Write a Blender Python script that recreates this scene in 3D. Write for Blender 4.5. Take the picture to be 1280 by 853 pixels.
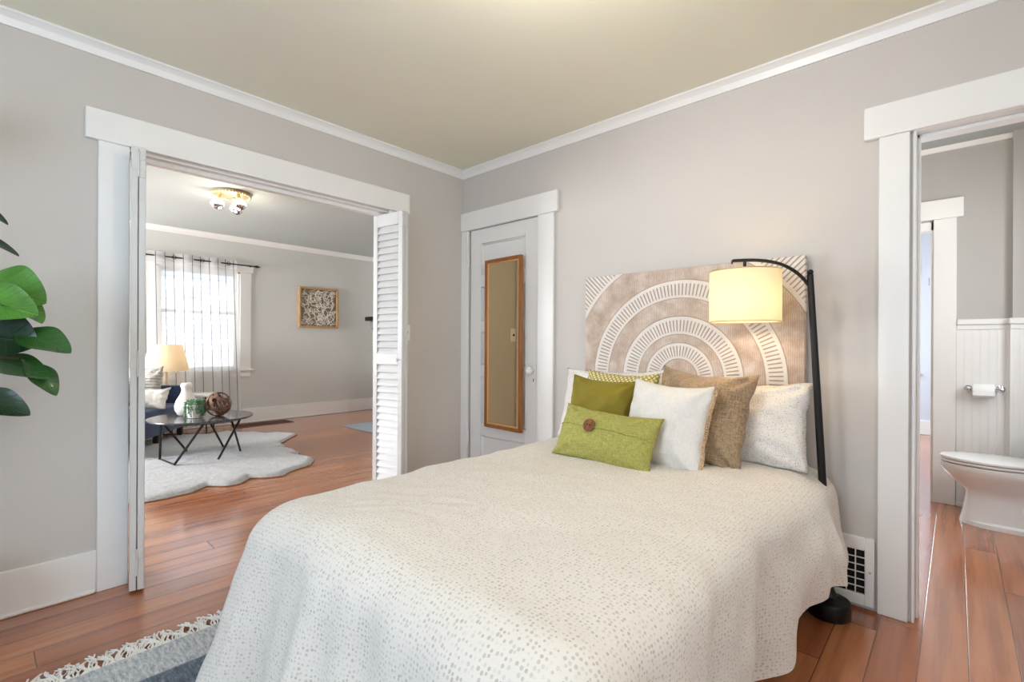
import bpy, bmesh, math, random
from math import sin, cos, pi, sqrt, atan2, radians
from mathutils import Vector, Matrix, noise

for o in list(bpy.data.objects):
    bpy.data.objects.remove(o)
SC = bpy.context.scene
COL = SC.collection

# ------------------------------------------------------------------ camera
CAM = Vector((2.911218, -2.606838, 1.14))
YAW, ROLL, F, CY = .7391, .005, 609.42, 431.11
cd = bpy.data.cameras.new('camera'); cam = bpy.data.objects.new('camera', cd); COL.objects.link(cam)
fw = Vector((-sin(YAW), cos(YAW), 0)); rt = Vector((cos(YAW), sin(YAW), 0)); up = Vector((0, 0, 1))
r2 = cos(ROLL)*rt + sin(ROLL)*up; u2 = -sin(ROLL)*rt + cos(ROLL)*up
m = Matrix((r2, u2, -fw)).transposed().to_4x4(); m.translation = CAM
cam.matrix_world = m
cd.sensor_fit = 'HORIZONTAL'; cd.sensor_width = 36.0; cd.lens = F/1280*36
cd.shift_y = (CY-426.5)/1280; cd.clip_start = .02
SC.camera = cam

# ------------------------------------------------------------------ world, light, exposure
SC.view_settings.view_transform = 'Standard'; SC.view_settings.look = 'None'
SC.view_settings.gamma = 1; SC.view_settings.use_curve_mapping = False
SC.view_settings.exposure = 0.0
W = bpy.data.worlds.new('sky'); SC.world = W; W.use_nodes = True
bg = W.node_tree.nodes['Background']; bg.inputs[0].default_value = (.86, .93, 1, 1); bg.inputs[1].default_value = 4.5

def area_light(name, loc, direction, sx, sy, power, color=(1, 1, 1)):
    l = bpy.data.lights.new(name, 'AREA'); l.shape = 'RECTANGLE'; l.size = sx; l.size_y = sy
    l.energy = power; l.color = color
    o = bpy.data.objects.new(name, l); COL.objects.link(o); o.location = loc
    o.rotation_euler = Vector(direction).to_track_quat('-Z', 'Y').to_euler()
    return o
def point_light(name, loc, power, color, r=.04):
    l = bpy.data.lights.new(name, 'POINT'); l.energy = power; l.color = color; l.shadow_soft_size = r
    o = bpy.data.objects.new(name, l); COL.objects.link(o); o.location = loc
    return o
DAY = (.90, .95, 1.0)
area_light('daylight_bedroom_front', (1.9, -4.2, 1.5), (0, 1, -.05), 2.0, 1.5, 30, (.27, .57, 1.0))
area_light('added_fill_bedroom_right', (4.5, -2.4, 1.5), (-1, 0, -.05), 1.6, 1.5, 11, (1., .97, .92))  # fill lamp at an added, unseen window; lights the left wall
area_light('added_fill_living_side', (-3.75, -4.5, 1.5), (0, 1, -.02), 1.4, 1.5, 380, (.95, .97, 1.))  # fill lamp behind an extra window added to brighten the living room
area_light('added_fill_bath', (3.85, 1.1, 1.6), (-1, 0, -.1), 1.0, 1.1, 15, DAY)  # fill lamp added outside an unseen opening to brighten the bathroom
area_light('added_fill_hall_far', (1.95, 5.9, 1.5), (.12, -1, -.1), 1.0, 1.3, 60, (.9, .95, 1))  # lamp at an added hall window, throws glare onto the bathroom floor
area_light('added_fill_hall', (1.2, 4.2, 1.5), (1, .2, -.05), 1.4, 1.4, 70, (.82, .91, 1))  # fill lamp added outside an unseen opening to brighten the hall

# ------------------------------------------------------------------ helpers
def lin(c):
    c = c/255
    return c/12.92 if c <= .04045 else ((c+.055)/1.055)**2.4
def rgb(r, g, b): return (lin(r), lin(g), lin(b), 1)

class NT:
    """little wrapper for node trees"""
    def __init__(s, name, rough=.5, metal=0., color=(.8, .8, .8, 1)):
        s.m = bpy.data.materials.new(name); s.m.use_nodes = True
        s.t = s.m.node_tree; s.b = s.t.nodes['Principled BSDF']
        s.b.inputs['Roughness'].default_value = rough; s.b.inputs['Metallic'].default_value = metal
        s.b.inputs['Base Color'].default_value = color
        s.out = s.t.nodes['Material Output']
    def n(s, typ, **kw):
        x = s.t.nodes.new(typ)
        for k, v in kw.items(): setattr(x, k, v)
        return x
    def put(s, sock, v):
        if isinstance(v, bpy.types.NodeSocket): s.t.links.new(v, sock)
        else: sock.default_value = v
    def math(s, op, a, b=0., c=0.):
        x = s.n('ShaderNodeMath', operation=op)
        s.put(x.inputs[0], a); s.put(x.inputs[1], b); s.put(x.inputs[2], c)
        return x.outputs[0]
    def coord(s, kind='Object'): return s.n('ShaderNodeTexCoord').outputs[kind]
    def xyz(s, v):
        x = s.n('ShaderNodeSeparateXYZ'); s.put(x.inputs[0], v); return x.outputs
    def comb(s, x, y, z=0.):
        c = s.n('ShaderNodeCombineXYZ'); s.put(c.inputs[0], x); s.put(c.inputs[1], y); s.put(c.inputs[2], z); return c.outputs[0]
    def scale(s, v, sc):
        x = s.n('ShaderNodeMapping'); s.put(x.inputs[0], v); x.inputs['Scale'].default_value = sc; return x.outputs[0]
    def noise(s, v, sc, det=3., rough=.5):
        x = s.n('ShaderNodeTexNoise'); s.put(x.inputs['Vector'], v); x.inputs['Scale'].default_value = sc
        x.inputs['Detail'].default_value = det; x.inputs['Roughness'].default_value = rough
        return x.outputs['Fac']
    def ramp(s, f, stops, interp='LINEAR'):
        x = s.n('ShaderNodeValToRGB'); s.put(x.inputs[0], f); e = x.color_ramp.elements; x.color_ramp.interpolation = interp
        while len(e) < len(stops): e.new(.5)
        for el, (p, c) in zip(e, stops):
            el.position = p; el.color = c if len(c) == 4 else (*c, 1)
        return x.outputs[0]
    def mix(s, f, a, b, blend='MIX'):
        x = s.n('ShaderNodeMix', data_type='RGBA', blend_type=blend)
        s.put(x.inputs[0], f); s.put(x.inputs[6], a); s.put(x.inputs[7], b); return x.outputs[2]
    def bump(s, h, strength=.3, dist=.01):
        x = s.n('ShaderNodeBump'); x.inputs['Strength'].default_value = strength; x.inputs['Distance'].default_value = dist
        s.put(x.inputs['Height'], h); s.t.links.new(x.outputs[0], s.b.inputs['Normal'])
    def smooth(s, v, a, b):
        x = s.n('ShaderNodeMapRange', interpolation_type='SMOOTHSTEP'); s.put(x.inputs[0], v)
        x.inputs[1].default_value = a; x.inputs[2].default_value = b; return x.outputs[0]
    def color(s, v): s.put(s.b.inputs['Base Color'], v)

def simple(name, c, rough=.5, metal=0., bump=None, var=None):
    t = NT(name, rough, metal, rgb(*c))
    if var:
        v = t.noise(t.coord(), var[0], 3)
        t.color(t.mix(v, rgb(*[x*(1-var[1]) for x in c]), rgb(*[min(255, x*(1+var[1])) for x in c])))
    if bump: t.bump(t.noise(t.coord(), bump[0], 4), bump[1], bump[2])
    return t.m

class MB:
    def __init__(s): s.bm = bmesh.new(); s.mi = 0
    def _mark(s, faces):
        for f in faces: f.material_index = s.mi
    def box(s, x0, x1, y0, y1, z0, z1, bev=0., seg=1):
        r = bmesh.ops.create_cube(s.bm, size=1)
        vs = r['verts']
        for v in vs: v.co = Vector(((x0+x1)/2+v.co.x*(x1-x0), (y0+y1)/2+v.co.y*(y1-y0), (z0+z1)/2+v.co.z*(z1-z0)))
        fs = {f for v in vs for f in v.link_faces}; s._mark(fs)
        if bev > 0:
            es = list({e for v in vs for e in v.link_edges})
            r = bmesh.ops.bevel(s.bm, geom=es, offset=bev, segments=seg, affect='EDGES', profile=.5)
            s._mark(r['faces'])
        return s
    def tube(s, pts, r, seg=10, caps=True, closed=False):
        pts = [Vector(p) for p in pts]; n = len(pts)
        rs = r if isinstance(r, (list, tuple)) else [r]*n
        rings = []; prev = None
        for i, p in enumerate(pts):
            if closed: d = pts[(i+1) % n]-pts[i-1]
            else: d = pts[min(i+1, n-1)]-pts[max(i-1, 0)]
            d.normalize()
            if prev is None:
                a = Vector((0, 0, 1)) if abs(d.z) < .9 else Vector((1, 0, 0))
                x = d.cross(a).normalized()
            else:
                x = (prev-d*prev.dot(d)).normalized()
            prev = x; y = d.cross(x)
            rings.append([s.bm.verts.new(p+(x*cos(2*pi*k/seg)+y*sin(2*pi*k/seg))*rs[i]) for k in range(seg)])
        m_ = n if closed else n-1
        for i in range(m_):
            a, b = rings[i], rings[(i+1) % n]
            for k in range(seg):
                s._mark([s.bm.faces.new((a[k], a[(k+1) % seg], b[(k+1) % seg], b[k]))])
        if caps and not closed:
            s._mark([s.bm.faces.new(list(reversed(rings[0]))), s.bm.faces.new(rings[-1])])
        return s
    def lathe(s, prof, c=(0, 0, 0), seg=32, M=None, cap=True):
        c = Vector(c); rings = []
        for (r, z) in prof:
            ring = []
            for k in range(seg):
                p = Vector((r*cos(2*pi*k/seg), r*sin(2*pi*k/seg), z))
                if M is not None: p = M @ p
                ring.append(s.bm.verts.new(c+p))
            rings.append(ring)
        for a, b in zip(rings, rings[1:]):
            for k in range(seg): s._mark([s.bm.faces.new((a[k], a[(k+1) % seg], b[(k+1) % seg], b[k]))])
        if cap:
            s._mark([s.bm.faces.new(list(reversed(rings[0])))]); s._mark([s.bm.faces.new(rings[-1])])
        return s
    def loops(s, rings, cap0=True, cap1=True):
        vv = [[s.bm.verts.new(Vector(p)) for p in r] for r in rings]; n = len(vv[0])
        for a, b in zip(vv, vv[1:]):
            for k in range(n): s._mark([s.bm.faces.new((a[k], a[(k+1) % n], b[(k+1) % n], b[k]))])
        if cap0: s._mark([s.bm.faces.new(list(reversed(vv[0])))])
        if cap1: s._mark([s.bm.faces.new(vv[-1])])
        return s
    def ball(s, c, r, seg=20, rings=12, sc=(1, 1, 1)):
        q = bmesh.ops.create_uvsphere(s.bm, u_segments=seg, v_segments=rings, radius=1)
        for v in q['verts']: v.co = Vector((c[0]+v.co.x*r*sc[0], c[1]+v.co.y*r*sc[1], c[2]+v.co.z*r*sc[2]))
        s._mark({f for v in q['verts'] for f in v.link_faces}); return s
    def grid(s, fn, nu, nv):
        vv = [[s.bm.verts.new(Vector(fn(i/nu, j/nv))) for j in range(nv+1)] for i in range(nu+1)]
        for i in range(nu):
            for j in range(nv): s._mark([s.bm.faces.new((vv[i][j], vv[i+1][j], vv[i+1][j+1], vv[i][j+1]))])
        return s
    def prism(s, poly, z0, z1):
        a = [s.bm.verts.new((p[0], p[1], z0)) for p in poly]; b = [s.bm.verts.new((p[0], p[1], z1)) for p in poly]
        n = len(poly)
        for k in range(n): s._mark([s.bm.faces.new((a[k], a[(k+1) % n], b[(k+1) % n], b[k]))])
        s._mark([s.bm.faces.new(list(reversed(a))), s.bm.faces.new(b)]); return s
    def xf(s, M):
        for v in s.bm.verts: v.co = M @ v.co
        return s
    def join(s, o):
        me = bpy.data.meshes.new('tmp'); o.bm.to_mesh(me); s.bm.from_mesh(me); bpy.data.meshes.remove(me); return s

OFF = {}
def thing(name, label, cat, loc=(0, 0, 0), group=None, rot=None):
    o = bpy.data.objects.new(name, None); COL.objects.link(o); o.location = loc
    o.empty_display_size = .1
    if rot is not None: o.rotation_euler = rot
    o['label'] = label; o['category'] = cat
    if group: o['group'] = group
    OFF[o.name] = Vector(loc)
    return o
def obj(name, mb, mat, parent=None, local=False, angle=38, label=None, flat=False):
    """one mesh object; world coordinates are re-based on the parent's origin unless local"""
    bm = mb.bm
    bmesh.ops.recalc_face_normals(bm, faces=bm.faces)
    if not flat:
        for f in bm.faces: f.smooth = True
        for e in bm.edges:
            e.smooth = not (len(e.link_faces) != 2 or e.calc_face_angle(0) > radians(angle))
    off = Vector((0, 0, 0))
    if parent is not None and not local:
        off = OFF.get(parent.name, Vector((0, 0, 0)))
        for v in bm.verts: v.co -= off
    me = bpy.data.meshes.new(name); bm.to_mesh(me); bm.free()
    for k in (mat if isinstance(mat, (list, tuple)) else [mat]): me.materials.append(k)
    o = bpy.data.objects.new(name, me); COL.objects.link(o)
    if parent is not None:
        o.parent = parent; OFF[o.name] = off
    if label: o['label'] = label
    return o
def tag(o, label, cat, group=None, kind=None):
    o['label'] = label; o['category'] = cat
    if group: o['group'] = group
    if kind: o['kind'] = kind
    return o
def struct(name, mb, mat, **k):
    o = obj(name, mb, mat, **k); o['kind'] = 'structure'; return o
def base(o, loc):
    """move a one-mesh thing's origin to its base"""
    loc = Vector(loc); o.data.transform(Matrix.Translation(-loc)); o.location = loc; return o

# ------------------------------------------------------------------ materials
def wall_mat(name, c):
    t = NT(name, .75)
    v = t.noise(t.coord(), 1.3, 3)
    t.color(t.mix(v, rgb(*[x*.975 for x in c]), rgb(*[min(255, x*1.02) for x in c])))
    t.bump(t.noise(t.coord(), 60, 4), .12, .004)
    return t.m
M_wall = wall_mat('bedroom_wall_paint', (206, 200, 193))
M_wall_lr = wall_mat('living_wall_paint', (212, 212, 207))
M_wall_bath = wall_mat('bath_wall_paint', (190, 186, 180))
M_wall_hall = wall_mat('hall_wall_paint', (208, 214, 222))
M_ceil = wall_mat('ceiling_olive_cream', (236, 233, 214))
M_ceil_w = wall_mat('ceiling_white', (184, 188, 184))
M_trim = simple('white_gloss_trim', (240, 238, 234), .32, bump=(25, .06, .003), var=(3, .015))
M_trim2 = simple('worn_white_shutter', (214, 213, 210), .42, bump=(40, .1, .003), var=(9, .03))
M_white = simple('white_enamel', (245, 245, 243), .12)
M_black = simple('black_metal', (22, 20, 19), .42, .3)
M_dark = simple('dark_void', (14, 13, 12), .8)
M_chrome = simple('chrome', (210, 210, 212), .12, 1.)
M_brass = simple('brass', (228, 212, 172), .35, 1.)

def floor_mat():
    t = NT('fir_floorboards', .3)
    co = t.xyz(t.coord()); wdt = .134
    xi = t.math('DIVIDE', co[0], wdt); row = t.math('FLOOR', xi); fx = t.math('FRACT', xi)
    wn = t.n('ShaderNodeTexWhiteNoise', noise_dimensions='1D'); t.put(wn.inputs['W'], row)
    yo = t.math('ADD', t.math('DIVIDE', co[1], 3.1), t.math('MULTIPLY', wn.outputs['Value'], 7.3))
    seg = t.math('FLOOR', yo); fy = t.math('FRACT', yo)
    wn2 = t.n('ShaderNodeTexWhiteNoise', noise_dimensions='2D'); t.put(wn2.inputs['Vector'], t.comb(row, seg))
    rnd = wn2.outputs['Value']
    gv = t.comb(t.math('ADD', t.math('MULTIPLY', co[0], 26.), t.math('MULTIPLY', rnd, 50)), t.math('MULTIPLY', co[1], 1.1), rnd)
    grain = t.noise(gv, 1., 5, .6)
    basec = t.ramp(rnd, [(0, rgb(154, 82, 46)), (.35, rgb(174, 99, 56)), (.7, rgb(192, 118, 70)), (1, rgb(164, 91, 51))])
    c = t.mix(t.smooth(grain, .35, .75), basec, t.mix(1., basec, rgb(205, 190, 178), 'MULTIPLY'))
    wear = t.noise(t.scale(t.coord(), (1.2, .5, 1)), 2.2, 4)
    c = t.mix(t.math('MULTIPLY', t.smooth(wear, .35, .85), .2), c, rgb(205, 160, 128))
    edge = t.math('MINIMUM', fx, t.math('SUBTRACT', 1., fx))
    gap = t.math('SUBTRACT', 1., t.smooth(edge, .006, .02))
    ey = t.math('MINIMUM', fy, t.math('SUBTRACT', 1., fy))
    gap2 = t.math('SUBTRACT', 1., t.smooth(ey, .0003, .001))
    g = t.math('MAXIMUM', gap, gap2)
    t.color(t.mix(t.math('MULTIPLY', g, .75), c, rgb(66, 38, 26)))
    sc = t.noise(t.scale(t.coord(), (30, 6, 1)), 1., 5, .65)
    t.put(t.b.inputs['Roughness'], t.math('ADD', .13, t.math('MULTIPLY', sc, .18)))
    t.b.inputs['Coat Weight'].default_value = .6; t.b.inputs['Coat IOR'].default_value = 1.6; t.b.inputs['Coat Roughness'].default_value = .13
    cupping = t.math('MULTIPLY', t.math('ABSOLUTE', t.math('SUBTRACT', fx, .5)), .5)
    t.bump(t.math('ADD', t.math('MULTIPLY', g, -.5), t.math('ADD', cupping, t.math('ADD', t.math('MULTIPLY', grain, .12), t.math('MULTIPLY', sc, .08)))), .35, .0025)
    cb = t.n('ShaderNodeBump'); cb.inputs['Strength'].default_value = .3; cb.inputs['Distance'].default_value = .0025
    t.put(cb.inputs['Height'], t.math('ADD', cupping, t.math('ADD', t.math('MULTIPLY', g, -.15), t.math('ADD', t.math('MULTIPLY', grain, .14), t.math('MULTIPLY', sc, .14)))))
    t.t.links.new(cb.outputs[0], t.b.inputs['Coat Normal'])
    return t.m
M_floor = floor_mat()

# ------------------------------------------------------------------ structure
H = 2.508; HL = 2.645
LX = -4.63            # far wall of the living room
struct('floor', MB().box(-5.0, 4.6, -4.42, 5.8, -.12, 0), M_floor, flat=True)
struct('ceiling', MB().box(-.06, 4.4, -4.1, .06, H, H+.1), M_ceil, flat=True)
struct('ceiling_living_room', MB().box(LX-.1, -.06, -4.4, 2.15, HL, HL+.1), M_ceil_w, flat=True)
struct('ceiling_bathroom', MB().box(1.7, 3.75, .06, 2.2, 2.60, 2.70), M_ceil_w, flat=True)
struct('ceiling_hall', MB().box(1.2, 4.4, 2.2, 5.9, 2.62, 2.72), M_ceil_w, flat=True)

def wall_y(mb, x0, x1, y0, y1, z1, holes):      # wall running along y with holes (ya, yb, za, zb)
    holes = sorted(holes); y = y0
    for (a, b, za, zb) in holes:
        if a > y: mb.box(x0, x1, y, a, 0, z1)
        if za > 0: mb.box(x0, x1, a, b, 0, za)
        if zb < z1: mb.box(x0, x1, a, b, zb, z1)
        y = b
    if y < y1: mb.box(x0, x1, y, y1, 0, z1)
    return mb
def wall_x(mb, y0, y1, x0, x1, z1, holes):
    holes = sorted(holes); x = x0
    for (a, b, za, zb) in holes:
        if a > x: mb.box(x, a, y0, y1, 0, z1)
        if za > 0: mb.box(a, b, y0, y1, 0, za)
        if zb < z1: mb.box(a, b, y0, y1, zb, z1)
        x = b
    if x < x1: mb.box(x, x1, y0, y1, 0, z1)
    return mb
OPY0, OPY1, OPZ = -2.13, -.67, 2.056
struct('wall_left', wall_y(MB(), -.13, 0, -4.2, 2.15, 2.7, [(OPY0, OPY1, 0, OPZ)]), M_wall, flat=True)
struct('wall_back', wall_x(MB(), 0, .12, 0, 4.4, 2.7, [(.078, .785, 0, 2.038), (2.776, 3.488, 0, 2.040)]), M_wall, flat=True)
struct('wall_right', wall_y(MB(), 4.3, 4.42, -4.2, 0, 2.7, [(-3.1, -1.7, .8, 2.15)]), M_wall, flat=True)
struct('wall_front', wall_x(MB(), -4.12, -4.0, -.0, 4.3, 2.7, [(1.0, 2.8, .8, 2.15)]), M_wall, flat=True)
WY0, WY1, WZ0, WZ1 = -1.07, -.09, .775, 2.15
struct('wall_living_far', wall_y(MB(), LX-.14, LX, -4.4, 2.2, 2.74, [(WY0, WY1, WZ0, WZ1)]), M_wall_lr, flat=True)
struct('wall_living_right', MB().box(LX, -.13, 2.06, 2.18, 0, 2.74), M_wall_lr, flat=True)
struct('wall_living_left', wall_x(MB(), -4.42, -4.3, LX, -.13, 2.74, [(-4.45, -2.95, .8, 2.15)]), M_wall_lr, flat=True)
BY = 2.14
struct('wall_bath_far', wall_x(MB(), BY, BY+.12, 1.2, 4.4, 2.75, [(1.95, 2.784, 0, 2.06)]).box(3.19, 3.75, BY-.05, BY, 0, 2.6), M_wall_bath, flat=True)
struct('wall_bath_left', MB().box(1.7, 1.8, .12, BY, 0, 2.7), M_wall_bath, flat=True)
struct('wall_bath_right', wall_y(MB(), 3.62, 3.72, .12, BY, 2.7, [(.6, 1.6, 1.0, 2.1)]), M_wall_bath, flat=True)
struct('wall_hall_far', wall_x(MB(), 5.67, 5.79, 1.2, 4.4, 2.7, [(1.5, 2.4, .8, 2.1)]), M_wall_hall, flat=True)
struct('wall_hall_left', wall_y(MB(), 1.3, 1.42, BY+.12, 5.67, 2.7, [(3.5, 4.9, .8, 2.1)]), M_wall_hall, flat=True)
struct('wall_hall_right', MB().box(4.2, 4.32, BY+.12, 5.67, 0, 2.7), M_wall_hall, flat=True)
struct('wall_closet', MB().box(0, .9, .75, .8, 0, 2.7).box(.86, .9, .12, .75, 0, 2.7).box(0, .9, .12, .8, 2.4, 2.5), M_wall, flat=True)

# crown mouldings
def crown_prof(d=.045, h=.056):
    return [(0, 0), (0, -h), (d*.22, -h), (d*.3, -h*.82), (d*.45, -h*.5), (d*.7, -h*.28), (d*.88, -h*.2), (d, -h*.16), (d, 0)]
def run(mb, prof, p0, p1, nrm):      # sweep a profile (out, up) from p0 to p1
    p0, p1, nrm = Vector(p0), Vector(p1), Vector(nrm)
    ring = lambda p: [p+nrm*a+Vector((0, 0, b)) for a, b in prof]
    return mb.loops([ring(p0), ring(p1)])
c1 = MB(); run(c1, crown_prof(), (0, -4, H), (0, 0, H), (1, 0, 0)); struct('trim_1', c1, M_trim, angle=20)
c1 = MB(); run(c1, crown_prof(), (0, 0, H), (4.3, 0, H), (0, -1, 0)); struct('trim_2', c1, M_trim, angle=20)
c1 = MB(); run(c1, crown_prof(.05, .07), (LX, -4.3, HL), (LX, 2.06, HL), (1, 0, 0)); run(c1, crown_prof(.05, .07), (LX, 2.06, HL), (-.13, 2.06, HL), (0, -1, 0)); struct('trim_3', c1, M_trim, angle=20)
c1 = MB(); run(c1, [(0, 0), (0, -.035), (.012, -.035), (.02, 0)], (1.8, BY, 2.6), (3.19, BY, 2.6), (0, -1, 0)); struct('trim_4', c1, M_trim)

# door casings: flat boards with a wider, thicker head
def casing_y(mb, x, sgn, ya, yb, top, w=.115, head=.14, over=.046, t=.02):
    f = lambda a: (min(x, x+sgn*a), max(x, x+sgn*a))
    mb.box(*f(t), ya-w, ya, 0, top+.01, .003); mb.box(*f(t), yb, yb+w, 0, top+.01, .003)
    mb.box(*f(t+.006), ya-w-over, yb+w+over, top+.01, top+.01+head, .003); return mb
def casing_x(mb, y, sgn, xa, xb, top, w=.115, head=.14, over=.05, t=.02, left=True, right=True):
    f = lambda a: (min(y, y+sgn*a), max(y, y+sgn*a))
    mb.box(xa-w, xa, *f(t), 0, top, .003)
    mb.box(xb, xb+w, *f(t), 0, top, .003)
    mb.box(max(.001, xa-w-over), xb+w+over, *f(t+.006), top, top+head, .003); return mb
struct('trim_5', casing_y(MB(), 0, 1, OPY0+.008, OPY1-.02, OPZ, .115, .14, .046), M_trim)
c1 = casing_y(MB(), -.13, -1, OPY0, OPY1, OPZ); struct('trim_6', c1, M_trim)
# jamb lining and head track of the wide opening
c1 = MB().box(-.13, 0, OPY0, OPY0+.006, 0, OPZ).box(-.13, 0, OPY1-.006, OPY1, 0, OPZ).box(-.13, 0, OPY0, OPY1, OPZ-.006, OPZ)
c1.box(-.085, -.04, OPY0+.006, OPY1-.006, OPZ-.026, OPZ-.006)
struct('trim_7', c1, M_trim)
# closet door casing
c1 = MB().box(.001, .078, -.02, 0, 0, 2.03, .003).box(.785, .922, -.02, 0, 0, 2.03, .003).box(.001, .957, -.027, 0, 2.03, 2.172, .003)
c1.box(.078, .786, .046, .075, 2.0, 2.038).box(.078, .086, .046, .075, 0, 2.03).box(.779, .786, .046, .075, 0, 2.03)
struct('trim_8', c1, M_trim)
# bathroom door casing, jamb and stop
c1 = MB().box(2.664, 2.768, -.02, 0, 0, 2.03, .003).box(3.497, 3.61, -.02, 0, 0, 2.03, .003).box(2.612, 3.66, -.027, 0, 2.03, 2.168, .003)
c1.box(2.7761, 2.7875, -.006, .126, 0, 2.037, .002).box(3.4775, 3.4879, -.006, .126, 0, 2.037, .002).box(2.7761, 3.4879, -.006, .126, 2.028, 2.0399, .002)
c1.box(2.7875, 2.797, .05, .12, 0, 2.028, .002).box(2.7875, 3.4775, .05, .12, 2.014, 2.028, .002)
struct('trim_9', c1, M_trim)
# far bathroom door casing and jamb
c1 = MB().box(2.784, 2.911, BY-.02, BY, 0, 2.072, .003).box(1.84, 1.95, BY-.02, BY, 0, 2.072, .003).box(1.80, 2.948, BY-.027, BY, 2.072, 2.213, .003)
c1.box(2.772, 2.785, BY, BY+.12, 0, 2.06).box(1.95, 1.962, BY, BY+.12, 0, 2.06).box(1.95, 2.784, BY, BY+.12, 2.0, 2.06)
struct('trim_10', c1, M_trim)
struct('trim_11', MB().box(1.42, 4.2, 5.65, 5.67, 0, .185, .004), M_trim)

# baseboards
def base_y(mb, x, sgn, ya, yb, h=.192):
    mb.box(min(x, x+sgn*.016), max(x, x+sgn*.016), ya, yb, 0, h, .003)
    return mb.box(min(x, x+sgn*.028), max(x, x+sgn*.028), ya, yb-.004, 0, .018, .006)
def base_x(mb, y, sgn, xa, xb, h=.192):
    mb.box(xa, xb, min(y, y+sgn*.016), max(y, y+sgn*.016), 0, h, .003)
    return mb.box(xa, xb, min(y, y+sgn*.028), max(y, y+sgn*.028), 0, .018, .006)
c1 = base_y(MB(), 0, 1, -4.0, OPY0-.107); base_y(c1, 0, 1, -.575, 0); struct('baseboard_left', c1, M_trim)
struct('baseboard_back', base_x(MB(), 0, -1, .922, 2.39), M_trim)
c1 = base_y(MB(), LX, 1, -4.3, 2.06, .205); base_x(c1, 2.06, -1, LX, -4.25, .205); struct('baseboard_living_far', c1, M_trim)

# wainscot of the bathroom: beadboard, cap and base
def wainscot(mb, x0, x1, y, z0, z1, pitch=.042):
    prof = [(x0, y)]; x = x0
    while x < x1-1e-6:
        e = min(x+pitch, x1)
        prof += [(x, y-.0085), (x+.0015, y-.010), (e-.0065, y-.010), (e-.005, y-.0085), (e-.0035, y-.010), (e-.0015, y-.010)]
        x = e
    prof.append((x1, y))
    return mb.prism(prof, z0, z1)
c1 = wainscot(MB(), 2.912, 3.188, BY, .02, 1.296); wainscot(c1, 3.185, 3.61, BY-.05, .02, 1.296)
c1.box(3.178, 3.194, BY-.062, BY-.004, .0, 1.296, .002)
c1.box(2.912, 3.2, BY-.03, BY, 1.296, 1.337, .006).box(3.172, 3.61, BY-.08, BY-.05, 1.296, 1.337, .006)
c1.box(2.912, 3.19, BY-.018, BY, 1.262, 1.296, .004).box(3.178, 3.61, BY-.068, BY-.05, 1.262, 1.296, .004)
c1.box(2.912, 3.185, BY-.02, BY, 0, .03, .004).box(3.172, 3.61, BY-.07, BY-.05, 0, .03, .004)
struct('trim_12', c1, M_trim, angle=25)

# living-room window with casing, sashes, panes and sill
def glass_mat():
    t = NT('window_glass')
    tr = t.n('ShaderNodeBsdfTransparent'); gl = t.n('ShaderNodeBsdfGlossy'); gl.inputs['Roughness'].default_value = .02
    mx = t.n('ShaderNodeMixShader'); mx.inputs[0].default_value = .06
    t.t.links.new(tr.outputs[0], mx.inputs[1]); t.t.links.new(gl.outputs[0], mx.inputs[2]); t.t.links.new(mx.outputs[0], t.out.inputs[0])
    return t.m
M_glass = glass_mat()
w1 = bpy.data.objects.new('window_1', None); COL.objects.link(w1); w1.location = (LX, (WY0+WY1)/2, WZ0); w1['kind'] = 'structure'; OFF['window_1'] = w1.location.copy()
c1 = MB(); t_ = .022
c1.box(LX, LX+t_, WY1+.0, WY1+.145, WZ0, WZ1, .003).box(LX, LX+t_, WY0-.145, WY0, WZ0, WZ1, .003)
c1.box(LX, LX+.028, WY0-.18, WY1+.17, WZ1, WZ1+.10, .003)
c1.box(LX-.14, LX, WY1-.02, WY1, WZ0, WZ1).box(LX-.14, LX, WY0, WY0+.02, WZ0, WZ1).box(LX-.14, LX, WY0, WY1, WZ1-.02, WZ1)
obj('casing', c1, M_trim, w1)
c1 = MB().box(LX-.14, LX+.055, WY0-.19, WY1+.18, WZ0-.028, WZ0, .005).box(LX, LX+.018, WY0-.14, WY1+.14, WZ0-.115, WZ0-.028, .003)
obj('sill', c1, M_trim, w1)
ZM = 1.565
for nm, za, zb, xo in (('lower_sash', WZ0+.001, ZM+.02, -.06), ('upper_sash', ZM-.02, WZ1-.02, -.1)):
    a, b = WY0+.02, WY1-.02; s_ = .05; x0 = LX+xo; x1 = x0+.035
    c1 = MB().box(x0, x1, a, a+s_, za, zb, .003).box(x0, x1, b-s_, b, za, zb, .003).box(x0, x1, a+s_, b-s_, za, za+.045, .003).box(x0, x1, a+s_, b-s_, zb-.045, zb, .003)
    so = obj(nm, c1, M_trim, w1)
    obj('pane', MB().box(x0+.015, x0+.019, a+s_, b-s_, za+.045, zb-.045), M_glass, so)
# unseen windows (bedroom front inferred, the others added to bring light): casing and glazing bars
def side_window(name, ax, pos, a, b, z0, z1, sgn):
    c = MB()
    def bx(l0, l1, p0, p1, za, zb):
        q = sorted((pos+sgn*p0, pos+sgn*p1))
        if ax == 'x': c.box(q[0], q[1], l0, l1, za, zb, .003)
        else: c.box(l0, l1, q[0], q[1], za, zb, .003)
    bx(a-.11, a, 0, .02, z0-.1, z1); bx(b, b+.11, 0, .02, z0-.1, z1); bx(a-.15, b+.15, 0, .026, z1, z1+.13); bx(a-.15, b+.15, 0, .05, z0-.03, z0)
    md = (a+b)/2; bx(md-.05, md+.05, -.1, .01, z0, z1); zm = (z0+z1)/2
    for l0, l1 in ((a, md-.05), (md+.05, b)):
        bx(l0, l1, -.08, -.04, zm-.025, zm+.025); bx(l0, l1, -.08, -.04, z0, z0+.05); bx(l0, l1, -.08, -.04, z1-.05, z1)
    return struct(name, c, M_trim)
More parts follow.
